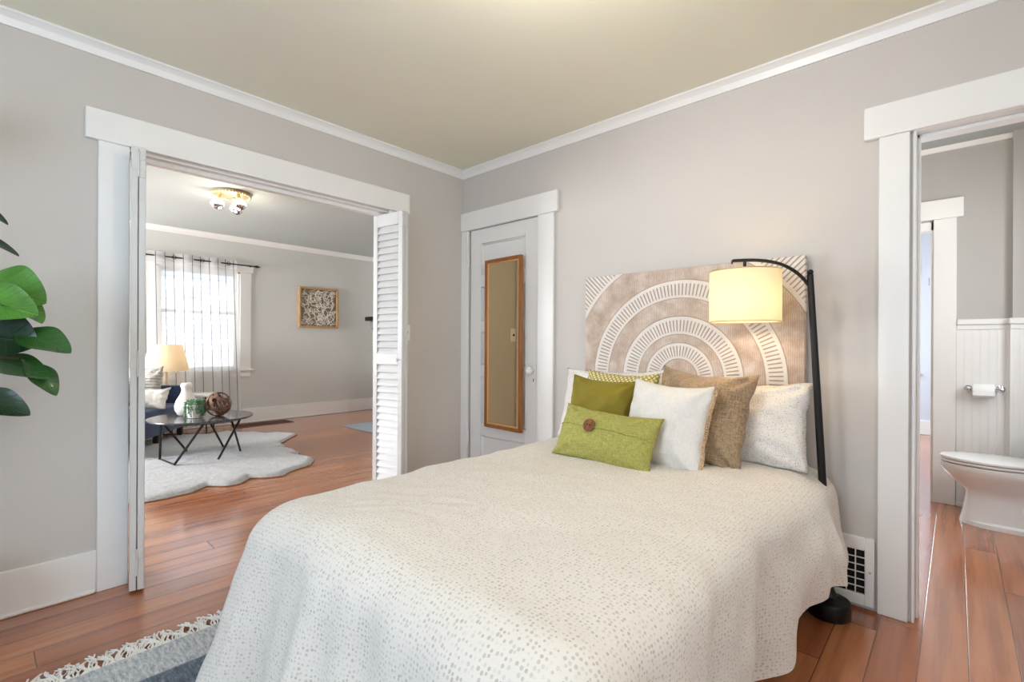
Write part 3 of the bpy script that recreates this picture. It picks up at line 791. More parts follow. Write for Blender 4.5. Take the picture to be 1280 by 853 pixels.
# ------------------------------------------------------------------ bedroom ceiling fixture (just above the frame)
cl = thing('ceiling_light', 'round white glass ceiling light above the bed', 'lamp', (2.05, -1.5, H))
M_dome = emit('lit_opal_glass', (255, 244, 226), 2.2)
obj('base_plate', MB().lathe([(.13, H-.03), (.14, H-.02), (.14, H)], (2.05, -1.5, 0), 36), M_brass, cl)
obj('dome', MB().lathe([(.01, H-.115), (.05, H-.11), (.10, H-.085), (.125, H-.05), (.128, H-.03)], (2.05, -1.5, 0), 36), M_dome, cl)
point_light('ceiling_light_lamp', (2.05, -1.5, H-.26), 17, (1, .93, .84), .1)

# ------------------------------------------------------------------ woven rug under the bed
t = NT('woven_blue_grey_rug', .95); c = t.xyz(t.coord())
wv = t.n('ShaderNodeTexWave', wave_type='BANDS'); wv.bands_direction = 'DIAGONAL'; wv.inputs['Scale'].default_value = 16; wv.inputs['Distortion'].default_value = 3; wv.inputs['Detail Scale'].default_value = 12
t.put(wv.inputs['Vector'], t.coord())
sp = t.noise(t.scale(t.coord(), (26, 90, 1)), 1, 3, .7)
bnd = t.math('FRACT', t.math('MULTIPLY', t.math('ADD', c[0], .02), 2.6))
lt = t.ramp(sp, [(.3, rgb(138, 146, 156)), (.5, rgb(186, 188, 190)), (.7, rgb(222, 220, 216))])
dk = t.ramp(sp, [(.3, rgb(66, 78, 92)), (.6, rgb(112, 122, 132)), (.75, rgb(160, 164, 168))])
mk = t.math('MULTIPLY', t.smooth(bnd, .52, .56), t.math('SUBTRACT', 1., t.smooth(bnd, .94, .98)))
t.color(t.mix(mk, lt, dk)); t.bump(t.math('ADD', wv.outputs['Fac'], sp), .6, .006); M_rug = t.m
RX0, RX1, RY0, RY1 = .715, 3.0, -3.3, -1.35
rug = MB().grid(lambda u, v: (RX0+(RX1-RX0)*u+.004*sin(v*40), RY0+(RY1-RY0)*v, .011+.003*noise.noise(Vector((u*20, v*20, 0)))), 60, 60)
rug.box(RX0+.002, RX1, RY0, RY1, .0005, .008)
rgo = obj('woven_rug', rug, M_rug, angle=60); base(rgo, (RX0, RY0, 0))
tag(rgo, 'blue-grey woven rug with cream fringe under the foot of the bed', 'rug')
M_fr = simple('cream_fringe', (232, 228, 220), .9)
c1 = MB(); random.seed(4); y = RY0
while y < RY1:
    L = random.uniform(.06, .11); a = random.uniform(-.35, .35); p = Vector((RX0+.005, y, .010)); pts = [p]
    for k in range(1, 6):
        f = k/5; pts.append(Vector((RX0-L*f, y+sin(a)*L*f+.012*sin(f*4+y*90), .009+.008*sin(f*pi)*random.random())))
    if random.random() < .18: pts += [pts[-1]+Vector((.02, .015, .004)), pts[-1]+Vector((.035, .0, .003))]
    c1.tube(pts, .0028, 5); y += random.uniform(.003, .007)
fr_ = obj('fringe', c1, M_fr, rgo, local=True, label='knotted cream fringe'); fr_.data.transform(Matrix.Translation((-RX0, -RY0, 0)))

# ------------------------------------------------------------------ fiddle-leaf fig at the left edge
def fig_leaf(nm, LC):
  t = NT(nm, .36); c = t.xyz(t.n('ShaderNodeUVMap').outputs[0])
  v1 = t.math('SINE', t.math('ADD', t.math('MULTIPLY', c[1], 42.), t.math('MULTIPLY', t.math('ABSOLUTE', c[0]), -22.)))
  vein = t.smooth(v1, .95, 1.); mid = t.math('SUBTRACT', 1., t.smooth(t.math('ABSOLUTE', c[0]), .008, .02))
  vv = t.math('MAXIMUM', vein, mid)
  cc = t.mix(t.noise(t.coord(), 14, 4), rgb(*[q*.72 for q in LC]), rgb(*[min(255, q*1.25) for q in LC]))
  t.color(t.mix(t.math('MULTIPLY', vv, .3), cc, rgb(min(255, LC[0]*1.5), min(255, LC[1]*1.35), LC[2]*1.3))); t.bump(t.math('SUBTRACT', t.noise(t.coord(), 20, 3), vv), .6, .006)
  t.b.inputs['Coat Weight'].default_value = .15; return t.m
M_leafL = fig_leaf('fig_leaf_bright', (74, 128, 40)); M_leafM = fig_leaf('fig_leaf', (44, 84, 34)); M_leafD = fig_leaf('fig_leaf_dark', (28, 52, 28))
def leaf_mb(b, tip, wid, nrm, droop=.02, cup=.25, wave=.05):
    b, tip, nrm = Vector(b), Vector(tip), Vector(nrm); L = (tip-b).length*.97; d = (tip-b)/L
    side = d.cross(nrm).normalized(); nn = side.cross(d).normalized()
    bm = bmesh.new(); uvl = bm.loops.layers.uv.new('UVMap'); UV = {}; NU, NV = 30, 12; vs = []
    for i in range(NU+1):
        f = sin(pi/2*i/NU)
        sh = (sin(pi*min(1, f**1.25))**.75)*(.78+.45*f-.10*sin(f*9)) if 0 < i < NU else .004
        row = []
        for j in range(NV+1):
            u = -1+2*j/NV; x = u*sh*wid/2
            z = cup*abs(x)*(abs(u)) - droop*(2*f-.6)**2 + wave*abs(u)**2*wid*.22*sin(f*15+u*2)
            p = b+d*(L*f)+side*x+nn*z; v = bm.verts.new(p); UV[v] = (u*.5*sh, f); row.append(v)
        vs.append(row)
    for i in range(NU):
        for j in range(NV):
            f_ = bm.faces.new((vs[i][j], vs[i+1][j], vs[i+1][j+1], vs[i][j+1]))
            for l in f_.loops: l[uvl].uv = UV[l.vert]
    mb = MB(); mb.bm.free(); mb.bm = bm; return mb
FIG = Vector((.20, -2.72, 0))
fig = thing('fiddle_leaf_fig', 'potted fiddle-leaf fig with broad green leaves entering from the left edge', 'plant', FIG)
M_bark = simple('fig_bark', (96, 74, 54), .8, bump=(60, .4, .004))
M_pot = simple('woven_pot', (190, 176, 150), .9, bump=(80, .5, .004))
obj('pot', MB().lathe([(.11, 0), (.14, .02), (.16, .2), (.155, .3), (.145, .3), (.14, .27), (.01, .27)], FIG, 32), M_pot, fig)
trk = [(.2, -2.72, .26), (.21, -2.71, .7), (.19, -2.70, 1.1), (.21, -2.70, 1.5), (.2, -2.71, 1.85)]
obj('trunk', MB().tube(trk, [.016, .014, .012, .009, .005], 10), M_bark, fig)
toC = (CAM-Vector((.4, -2.55, 1.2))).normalized()
leaves = [  # base, tip, width, normal
    ((.265, -2.65, 1.345), (.440, -2.452, 1.310), .20, (.80, -.25, .55)),
    ((.345, -2.672, 1.285), (.525, -2.480, 1.262), .155, (.85, -.1, .5)),
    ((.315, -2.66, 1.175), (.495, -2.482, 1.150), .19, (.75, -.35, .4)),
    ((.385, -2.54, 1.180), (.553, -2.389, 1.133), .11, (.55, -.3, .8)),
    ((.28, -2.62, 1.085), (.484, -2.438, 1.038), .10, (.5, -.35, .85)),
    ((.385, -2.50, 1.085), (.488, -2.407, .970), .075, (.75, .1, .6)),
    ((.33, -2.665, .965), (.511, -2.494, .910), .10, (.45, -.5, .75)),
    ((.28, -2.71, 1.545), (.495, -2.509, 1.478), .06, (.1, -.2, 1.)),
    ((.28, -2.71, 1.665), (.468, -2.534, 1.587), .06, (.1, -.2, 1.)),
    ((.22, -2.74, 1.33), (.30, -2.98, 1.30), .19, (.4, -.3, .9)), ((.18, -2.71, 1.2), (.10, -2.95, 1.12), .18, (.6, -.6, .7)),
    ((.2, -2.72, 1.75), (.28, -2.9, 1.85), .16, (.5, -.3, .8)), ((.2, -2.71, 1.5), (.16, -2.96, 1.52), .18, (.5, -.5, .7)),
    ((.21, -2.72, 1.0), (.36, -2.94, .95), .18, (.6, -.4, .7)), ((.2, -2.71, .9), (.12, -2.92, .86), .17, (.4, -.5, .8)),
    ((.2, -2.71, 1.85), (.27, -2.75, 2.05), .14, (.7, -.5, .2)),
    ((.30, -2.60, 1.32), (.49, -2.445, 1.245), .12, (.5, .3, .7)),
]
for i, q in enumerate(leaves): obj('leaf', leaf_mb(*q), M_leafL if i in (0, 1, 16) else M_leafD if i in (2, 6, 7, 8) else M_leafM, fig, angle=180)
for q in leaves:
    b = Vector(q[0]); zz = b.z-.03
    obj('leaf_stalk', MB().tube([Vector((.2, -2.708, min(1.84, zz))), (Vector((.2, -2.708, zz))+b)/2+Vector((0, 0, .01)), b], .0035, 6), M_bark, fig)

# ------------------------------------------------------------------ living room: curtain and rod
def sheer_mat():
    t = NT('sheer_striped_voile'); uv = t.xyz(t.n('ShaderNodeUVMap').outputs[0])
    fx = t.math('FRACT', t.math('DIVIDE', uv[0], .1)); stripe = t.math('LESS_THAN', t.math('ABSOLUTE', t.math('SUBTRACT', fx, .5)), .04)
    col = t.mix(stripe, rgb(240, 240, 240), rgb(100, 100, 104))
    tr = t.n('ShaderNodeBsdfTransparent'); df = t.n('ShaderNodeBsdfDiffuse'); tl = t.n('ShaderNodeBsdfTranslucent'); t.put(df.inputs[0], col); t.put(tl.inputs[0], col)
    m1 = t.n('ShaderNodeMixShader'); m1.inputs[0].default_value = .5; t.t.links.new(df.outputs[0], m1.inputs[1]); t.t.links.new(tl.outputs[0], m1.inputs[2])
    hem = t.math('GREATER_THAN', uv[1], 2.18)
    m2 = t.n('ShaderNodeMixShader'); t.put(m2.inputs[0], t.math('ADD', .48, t.math('ADD', t.math('MULTIPLY', stripe, .4), t.math('MULTIPLY', hem, .2))))
    t.t.links.new(tr.outputs[0], m2.inputs[1]); t.t.links.new(m1.outputs[0], m2.inputs[2]); t.t.links.new(m2.outputs[0], t.out.inputs[0])
    return t.m
def build_curtain():
    ya, yb = -1.75, -.16; xr = -4.552; zt, zb = 2.30, .03; nf = 10; NU, NV = 240, 30
    bm = bmesh.new(); uvl = bm.loops.layers.uv.new('UVMap'); UV = {}; vs = []
    for i in range(NU+1):
        f = i/NU; row = []
        for j in range(NV+1):
            g = j/NV; am = .016+.01*g
            sp = 1+.055*g
            y = ya+(yb-ya)*(f*sp) + .008*g*sin(f*17); x = xr+am*sin(f*nf*pi+.4)+.006*noise.noise(Vector((f*9, g*3, 1)))
            v = bm.verts.new((x, y, zt+(zb-zt)*g)); UV[v] = (f*(yb-ya)*1.0, zt-(zt-zb)*g); row.append(v)
        vs.append(row)
    for i in range(NU):
        for j in range(NV):
            fc = bm.faces.new((vs[i][j], vs[i+1][j], vs[i+1][j+1], vs[i][j+1]))
            for l in fc.loops: l[uvl].uv = UV[l.vert]
    mb = MB(); mb.bm.free(); mb.bm = bm
    th = thing('sheer_curtain', 'sheer white curtain with thin grey stripes hanging on the living-room rod', 'curtain', (xr, (ya+yb)/2, zb))
    obj('cloth', mb, sheer_mat(), th, angle=180)
    for k in range(nf):
        f = (k+.5-.13)/nf*1.0; y = ya+(yb-ya)*f
        rg_ = MB().tube([(xr+.0+.006*cos(a*pi/8), y+.022*cos(a*pi/8), zt-.055+.022*sin(a*pi/8)) for a in range(16)], .004, 6, closed=True)
        obj('grommet', rg_, M_black, th)
build_curtain()
rod = thing('curtain_rod', 'thin black curtain rod with a pointed finial above the living-room window', 'curtain rod', (-4.552, -.8, 2.25))
obj('rod', MB().tube([(-4.552, -1.95, 2.245), (-4.552, .075, 2.245)], .0085, 10), M_black, rod)
obj('finial', MB().tube([(-4.552, .075, 2.245), (-4.552, .088, 2.245), (-4.552, .105, 2.245), (-4.552, .14, 2.245), (-4.552, .155, 2.245)], [.009, .012, .02, .009, .003], 12), M_black, rod)
for y in (.03, -1.85): obj('bracket', MB().tube([(LX+.002, y, 2.245), (-4.552, y, 2.235)], .006, 8).lathe([(.02, 0), (.02, .006)], (LX, y, 2.245), 16, Matrix.Rotation(pi/2, 3, 'Y')), M_black, rod)

# framed twig art
t = NT('art_frame_wood', .45); t.color(t.ramp(t.noise(t.scale(t.coord(), (30, 30, 4)), 2, 4), [(.3, rgb(168, 128, 82)), (.7, rgb(204, 166, 116))])); M_afr = t.m
art = thing('wall_art', 'square wall art of tangled white sticks in a light wood frame', 'picture', (LX, 1.06, 1.40))
ay0, ay1, az0, az1 = .74, 1.385, 1.39, 2.03; f_ = .028
c1 = MB().box(LX, LX+.05, ay0, ay0+f_, az0, az1, .003).box(LX, LX+.05, ay1-f_, ay1, az0, az1, .003).box(LX, LX+.05, ay0+f_, ay1-f_, az0, az0+f_, .003).box(LX, LX+.05, ay0+f_, ay1-f_, az1-f_, az1, .003)
obj('frame', c1, M_afr, art)
obj('backing', MB().box(LX+.002, LX+.01, ay0+f_, ay1-f_, az0+f_, az1-f_), simple('art_backing', (150, 134, 114), .9), art)
c1 = MB(); random.seed(11)
for i in range(270):
    y = random.uniform(ay0+.05, ay1-.05); z = random.uniform(az0+.05, az1-.05); a = random.uniform(0, pi); L = random.uniform(.05, .11); b = random.uniform(-.5, .5); pts = []
    for k in range(4):
        q = (k/3-.5)*L; yy = y+cos(a+b*k/3)*q; zz = z+sin(a+b*k/3)*q
        pts.append((LX+.018+.012*random.random(), min(ay1-.034, max(ay0+.034, yy)), min(az1-.034, max(az0+.034, zz))))
    c1.tube(pts, .0046, 5)
obj('sticks', c1, simple('white_sticks', (232, 226, 214), .7), art, label='tangle of white sticks')

# floor vent
fv = thing('floor_vent', 'brown slotted floor vent along the living-room baseboard', 'vent', (-4.33, .15, 0))
c1 = MB(); va, vb, vy0, vy1 = -4.50, -4.20, -.24, .50
c1.box(va, vb, vy0, vy0+.02, 0, .006).box(va, vb, vy1-.02, vy1, 0, .006).box(va, va+.02, vy0, vy1, 0, .006).box(vb-.02, vb, vy0, vy1, 0, .006)
n = 18
for i in range(n): y = vy0+.02+(vy1-vy0-.04)*(i+.5)/n; c1.box(va+.02, vb-.02, y-.006, y+.006, .001, .0035)
obj('grille', c1, simple('brown_metal', (112, 74, 56), .5, .2), fv); obj('cavity', MB().box(va+.02, vb-.02, vy0+.02, vy1-.02, .0002, .001), M_dark, fv)

# sheepskin rug
RUG = [(-3.954, -.446), (-3.72, -.37), (-3.655, -.30), (-3.649, -.23), (-3.44, -.165), (-3.40, -.02), (-3.165, .084), (-2.729, -.308), (-2.551, -.316), (-2.50, -.41), (-2.281, -.337), (-2.089, -.363), (-2.08, -.45), (-1.90, -.42),
       (-1.714, -.39), (-1.556, -.5), (-1.468, -.695), (-1.352, -.841), (-1.37, -.926), (-1.47, -1.055), (-1.357, -1.174), (-1.354, -1.262), (-1.478, -1.379), (-1.369, -1.505), (-1.342, -1.663), (-1.346, -1.791),
       (-1.42, -1.95), (-1.6, -2.0), (-1.75, -2.18), (-2.1, -2.2), (-2.3, -2.35), (-2.7, -2.3), (-3.0, -2.42), (-3.3, -2.25), (-3.5, -2.28), (-3.7, -2.0), (-3.75, -1.7), (-4.0, -1.5), (-3.95, -1.2), (-4.1, -.95), (-3.9, -.7)]
def sheepskin():
    c = Vector((-2.6, -1.15)); n = len(RUG); ring = []
    for i in range(n):
        a, b = Vector(RUG[i]), Vector(RUG[(i+1) % n])
        k = max(1, int((b-a).length/.03))
        for q in range(k):
            p = a.lerp(b, q/k); d = (p-c).normalized(); ring.append(p+d*.012*noise.noise(Vector((p.x*14, p.y*14, 0))))
    bm = bmesh.new(); K = 46; prev = None
    N = len(ring); rows = []
    for k in range(1, K+1):
        f = k/K
        rows.append([bm.verts.new((c.x+(p.x-c.x)*f, c.y+(p.y-c.y)*f, 0)) for p in ring])
    cv = bm.verts.new((c.x, c.y, .04))
    for i in range(N): bm.faces.new((cv, rows[0][i], rows[0][(i+1) % N]))
    for a, b in zip(rows, rows[1:]):
        for i in range(N): bm.faces.new((a[i], b[i], b[(i+1) % N], a[(i+1) % N]))
    for k, r in enumerate(rows):
        e = (1-(k+1)/K)*1.5
        for v in r:
            p = v.co; h = .034*min(1, (e/.06)**.5) if e > 0 else 0
            v.co.z = .006+h*(.85+.3*noise.noise(Vector((p.x*3, p.y*3, 2)))+.22*noise.noise(Vector((p.x*22, p.y*9, 4)))+.1*noise.noise(Vector((p.x*55, p.y*30, 4))))
    mb = MB(); mb.bm.free(); mb.bm = bm; return mb, ring
t = NT('sheepskin_fleece', .95); co = t.coord(); nn_ = t.noise(t.scale(co, (60, 30, 60)), 1, 5, .7)
t.color(t.ramp(nn_, [(.25, rgb(170, 171, 174)), (.6, rgb(206, 207, 209))])); t.bump(nn_, .8, .02); t.b.inputs['Sheen Weight'].default_value = .3; M_fleece = t.m
rg2 = thing('sheepskin_rug', 'white sheepskin rug with a wavy edge under the coffee table', 'rug', (-2.6, -1.15, 0))
smb, ring = sheepskin(); obj('fleece', smb, M_fleece, rg2, angle=180)
c1 = MB().prism([(p.x+(p.x+2.6)*.005, p.y+(p.y+1.15)*.005) for p in ring], .0, .008)
obj('hide_backing', c1, simple('tan_hide', (150, 112, 74), .9), rg2, label='tan hide edge')

# coffee table
TC = Vector((-2.54, -1.125)); TZ = .425
ct = thing('coffee_table', 'round dark coffee table on crossed black metal legs over the sheepskin', 'table', (TC.x, TC.y, 0))
t = NT('dark_table_top', .12); t.color(t.ramp(t.noise(t.scale(t.coord(), (3, 30, 3)), 1.5, 4), [(.3, rgb(56, 54, 58)), (.7, rgb(92, 90, 94))])); M_ttop = t.m
obj('tabletop', MB().lathe([(.425, TZ-.02), (.44, TZ-.017), (.445, TZ-.006), (.442, TZ)], (TC.x, TC.y, 0), 72), M_ttop, ct)
FT = {'A': (-2.642, -1.442), 'B': (-2.301, -1.406), 'C': (-2.258, -1.064), 'D': (-2.478, -.795), 'F': (-2.852, -.837), 'E': (-2.905, -1.16)}
TP = {'A': (-2.44, -1.475), 'B': (-2.19, -1.20), 'C': (-2.33, -.84), 'D': (-2.72, -.82), 'F': (-2.88, -1.0), 'E': (-2.76, -1.42)}
for k in 'ABCDFE': obj('leg', MB().tube([(*FT[k], .038), (*TP[k], TZ-.02)], .0105, 8), M_black, ct)
obj('floor_bar', MB().tube([(*FT['A'], .044), (*FT['B'], .044)], .008, 8), M_black, ct)
obj('top_ring', MB().tube([(TC.x+.37*cos(a*pi/24), TC.y+.37*sin(a*pi/24), TZ-.026) for a in range(48)], .008, 6, closed=True), M_black, ct)

# things on the coffee table
M_cer = simple('white_ceramic', (240, 238, 236), .35)
vz = MB().lathe([(.05, 0), (.075, .012), (.099, .06), (.101, .10), (.087, .15), (.064, .19), (.047, .225), (.041, .25), (.046, .275), (.052, .29), (.05, .305), (.04, .318), (.03, .322), (.03, .31), (.02, .30)], (0, 0, 0), 40)
o = obj('pear_vase', vz, M_cer); o.location = (-2.715, -1.21, TZ); tag(o, 'white pear-shaped vase with a narrow neck on the coffee table', 'vase')
pp = thing('potted_plant', 'trailing green houseplant in a ribbed white pot on the coffee table', 'plant', (-2.485, -1.195, TZ))
prof = [(.055, 0), (.062, .004), (.068, .06), (.07, .128), (.064, .13), (.062, .1), (.004, .1)]
c1 = MB(); rings = []
for (r, z) in prof: rings.append([(pp.location.x+(r+(.0018*cos(k*2*pi/96*24) if r > .06 else 0))*cos(2*pi*k/96), pp.location.y+(r+(.0018*cos(k*2*pi/96*24) if r > .06 else 0))*sin(2*pi*k/96), TZ+z) for k in range(96)])
c1.loops(rings); obj('pot', c1, M_cer, pp)
t = NT('succulent_green', .5); t.color(t.mix(t.noise(t.coord(), 40, 2), rgb(44, 92, 58), rgb(112, 160, 112))); M_succ = t.m
c1 = MB(); random.seed(3); px, py = pp.location.x, pp.location.y
for s_ in range(34):
    a = random.uniform(0, 2*pi); L = random.uniform(.03, .15); R0 = random.uniform(.02, .06); pts = []
    for k in range(8):
        f = k/7; r = R0+(.078-R0)*min(1, f*2.2)+.008*f; z = TZ+.122+.045*sin(min(1, f*1.8)*pi)-L*max(0, f-.25)
        pts.append(Vector((px+r*cos(a+.2*f), py+r*sin(a+.2*f), max(TZ+.006, z))))
    c1.tube(pts, .0022, 4)
    for p in pts:
        for q in range(3):
            d = Vector((random.uniform(-1, 1), random.uniform(-1, 1), random.uniform(-.4, 1)))*.007
            c1.ball(p+d, .0065, 6, 4, (1, 1, .7))
obj('trailing_foliage', c1, M_succ, pp, label='trailing green foliage')
# wooden strip ball
t = NT('driftwood_strips', .65); t.color(t.ramp(t.noise(t.scale(t.coord(), (30, 30, 30)), 1, 4), [(.3, rgb(84, 58, 44)), (.7, rgb(146, 112, 92))])); M_strip = t.m
bl = thing('wooden_sphere', 'openwork ball of bent brown wooden strips on the coffee table', 'ornament', (-2.44, -1.01, TZ))
R_ = .118; cB = Vector((-2.44, -1.01, TZ+R_))
random.seed(8)
for ax, ro in (((1, .2, .1), R_), ((.1, 1, .3), R_-.002), ((.3, -.2, 1), R_-.004), ((.8, .8, .5), R_-.006), ((.7, -.7, .4), R_-.003), ((-.5, .6, .8), R_-.005)):
    q = Vector(ax).normalized().to_track_quat('Z', 'Y').to_matrix()
    c1 = MB().lathe([(ro-.006, -.014), (ro, -.014), (ro, .014), (ro-.006, .014), (ro-.006, -.014)], cB, 48, q, cap=False)
    obj('strip', c1, M_strip, bl)

# sofa (faces the fireplace side; its near end is hidden behind the shutter)
M_navy = weave('navy_upholstery', (38, 52, 84), (60, 78, 116), (300, 300), .9, .2, 6)
sofa = thing('sofa', 'navy blue sofa on black legs beside the coffee table', 'sofa', (-4.03, -.87, 0), rot=(0, 0, atan2(-.6, .8)))
# local: x along the front from the far end toward the near end, y = backward is negative -> front faces +y
Ls, Dp = 1.5, .78
obj('base', MB().box(0, Ls, -Dp, -.01, .13, .30, .015, 2), M_navy, sofa, local=True)
obj('seat_cushion', MB().box(.115, Ls-.115, -Dp+.16, .0, .30, .425, .03, 3), M_navy, sofa, local=True)
obj('arm', MB().box(0, .115, -Dp, .0, .28, .63, .02, 3), M_navy, sofa, local=True)
obj('arm', MB().box(Ls-.115, Ls, -Dp, .0, .28, .63, .02, 3), M_navy, sofa, local=True)
obj('backrest', MB().box(.0, Ls, -Dp-.04, -Dp+.16, .28, .80, .04, 3), M_navy, sofa, local=True)
for x, y in ((.06, -.06), (.62, -.05), (Ls-.06, -.06), (.06, -Dp+.06), (Ls-.06, -Dp+.06)):
    obj('leg', MB().box(x-.026, x+.026, y-.026, y+.026, .0, .132, .004), M_black, sofa, local=True)
# woven cream pillow on the sofa
t = NT('ribbed_cream_knit', .95); c = t.xyz(t.coord()); rb = t.math('SINE', t.math('MULTIPLY', c[1], 190.)); fz = t.noise(t.coord(), 70, 4)
t.color(t.mix(fz, rgb(166, 160, 152), rgb(204, 199, 192))); t.bump(t.math('ADD', rb, t.math('MULTIPLY', fz, 2.)), .6, .008); M_knit = t.m
o, e, n_, fr = pillow('cream ribbed knit cushion leaning at the back of the navy sofa', M_knit, .46, .44, .17, (-3.99, -1.35, .655), 53, 10, 0, 9.9, 'throw_pillow', 'cushion', .06, 1.5)
o, e, n_, fr = pillow('low cream fringed cushion lying in front of the ribbed one on the sofa', M_linen, .36, .26, .12, (-3.62, -1.33, .53), 53, 30, 0, 4.4, 'throw_pillow', 'cushion', .06, 1.5)

# end table along the sofa arm, and the lamp on it
M_ttl = simple('pale_wood_turning', (206, 190, 168), .5)
SA = atan2(-.6, .8)
et = thing('end_table', 'white topped side table on black sled legs beyond the sofa arm', 'table', (-4.03, -.87, 0), rot=(0, 0, SA))
obj('top', MB().box(-.34, -.03, -.36, .255, .475, .505, .006, 2), M_white, et, local=True)
for yy in (-.30, .18):
    c1 = MB().tube([(-.32, yy, .475), (-.29, yy, .012), (-.08, yy, .012), (-.04, yy, .475)], .009, 8)
    obj('sled_leg', c1, M_black, et, local=True)
obj('floor_rail', MB().tube([(-.08, -.30, .012), (-.08, .18, .012)], .009, 8), M_black, et, local=True)
LX_, LY_ = -4.30, -1.035; TT = .505
tl_ = thing('table_lamp', 'lit table lamp with a tapered cream shade in front of the striped curtain', 'lamp', (LX_, LY_, TT))
obj('base', MB().lathe([(.06, TT), (.065, TT+.005), (.065, TT+.02), (.02, TT+.03), (.017, .56), (.02, .62), (.024, .70), (.02, .78), (.008, .79), (.008, .83)], (LX_, LY_, 0), 24), M_ttl, tl_)
s2 = obj('shade', MB().lathe([(.245, .795), (.17, 1.12)], (LX_, LY_, 0), 48, cap=False), shade_mat('cream_taper_shade', (238, 220, 192), .4), tl_, label='tapered cream shade')
obj('finial', MB().tube([(LX_, LY_, 1.1), (LX_, LY_, 1.14)], .004, 8).ball((LX_, LY_, 1.15), .009, 10, 6).tube([(LX_-.168, LY_, 1.118), (LX_+.168, LY_, 1.118)], .002, 6).tube([(LX_, LY_, .83), (LX_, LY_, 1.1)], .004, 6), M_brass, tl_)
obj('bulb', MB().ball((LX_, LY_, .93), .028), M_bulb, tl_)
point_light('table_lamp_light', (LX_, LY_, .95), 3, (1, .76, .46), .03)

# living-room ceiling light
LLX, LLY = -2.45, -.90
ll = thing('ceiling_light', 'brass ceiling light with three silvered bulbs in the living room', 'lamp', (LLX, LLY, HL))
obj('base_plate', MB().lathe([(.165, HL-.03), (.175, HL-.022), (.17, HL-.006), (.15, HL)], (LLX, LLY, 0), 48), M_brass, ll)
c1 = MB()
for a in range(36): c1.ball((LLX+.168*cos(a*pi/18), LLY+.168*sin(a*pi/18), HL-.028), .012, 8, 6)
obj('beaded_rim', c1, M_brass, ll)
M_lb = emit('lit_bulb_glass', (255, 238, 206), 5)
for k, a in enumerate((.35, 2.45, 4.54)):
    bx, by = LLX+.085*cos(a), LLY+.085*sin(a)
    sk = obj('socket', MB().tube([(bx, by, HL-.03), (bx+.02*cos(a), by+.02*sin(a), HL-.075)], .022, 14), M_brass, ll)
    cx, cy, cz = bx+.035*cos(a), by+.035*sin(a), HL-.13
    c1 = MB().lathe([(.02, .05), (.035, .04), (.055, .018), (.06, 0.), (.058, -.012)], (cx, cy, cz), 28, cap=False)
    bo = obj('bulb', c1, M_lb, ll)
    obj('silvered_tip', MB().lathe([(.0585, -.012), (.053, -.03), (.038, -.048), (.018, -.058), (.001, -.060)], (cx, cy, cz), 28), M_chrome, bo, label='mirror-silver bulb tip')
point_light('living_ceiling_lamp', (LLX, LLY, HL-.32), 13, (1, .92, .80), .1)

# fireplace mantel and hearth rug at the right of the living room
fp = thing('fireplace', 'fireplace with a black mantel shelf, mostly hidden behind the shutter', 'fireplace', (-2.9, 2.06, 0))
M_fpb = simple('grey_painted_brick', (140, 142, 142), .7)
FX0, FX1 = -4.3, -2.5; FYF = 1.74
obj('breast', MB().box(FX0+.10, FX0+.32, FYF+.10, 2.06, 0, 1.40, .004).box(FX1-.32, FX1-.10, FYF+.10, 2.06, 0, 1.40, .004).box(FX0+.32, FX1-.32, FYF+.10, 2.06, .78, 1.40, .004).box(FX0+.32, FX1-.32, 2.0, 2.06, 0, .78), M_trim, fp)
obj('mantel_shelf', MB().box(FX0, FX1, FYF-.04, 2.06, 1.52, 1.585, .004), M_black, fp, label='black mantel shelf')
obj('bed_mould', MB().box(FX0+.05, FX1-.05, FYF+.01, 2.06, 1.38, 1.52, .03, 3), M_fpb, fp)
hr = obj('hearth_rug', MB().box(-3.37, -1.9, .80, 1.70, 0, .012, .004), weave('slate_blue_wool', (96, 112, 124), (134, 148, 158), (120, 120), 1., .4, 4))
base(hr, (-2.6, 1.2, 0)); tag(hr, 'slate blue hearth rug on the floor by the fireplace', 'rug')

# neighbouring house seen through the window
nh = thing('neighbour_house', 'white clapboard house wall outside the living-room window', 'house', (-7.2, -.6, -.6))
c1 = MB(); M_side = simple('white_clapboard', (232, 234, 238), .8)
for i in range(34):
    z = -.6+i*.115; c1.loops([[(-7.2, -5, z), (-7.155, -5, z), (-7.175, -5, z+.125), (-7.2, -5, z+.125)], [(-7.2, 4, z), (-7.155, 4, z), (-7.175, 4, z+.125), (-7.2, 4, z+.125)]])
obj('siding', c1, M_side, nh, flat=True)
obj('band_board', MB().box(-7.2, -7.12, -5, 4, 2.30, 2.42, .004), simple('grey_band', (176, 182, 192), .8), nh)
obj('vent_hood', MB().box(-7.15, -7.0, -.30, .05, 1.95, 2.12, .01), simple('blue_grey_hood', (170, 180, 194), .7), nh)
gr = struct('ground', MB().box(-12, -4.85, -8, 6, -.8, -.62), simple('concrete_path', (176, 172, 166), .9), flat=True)

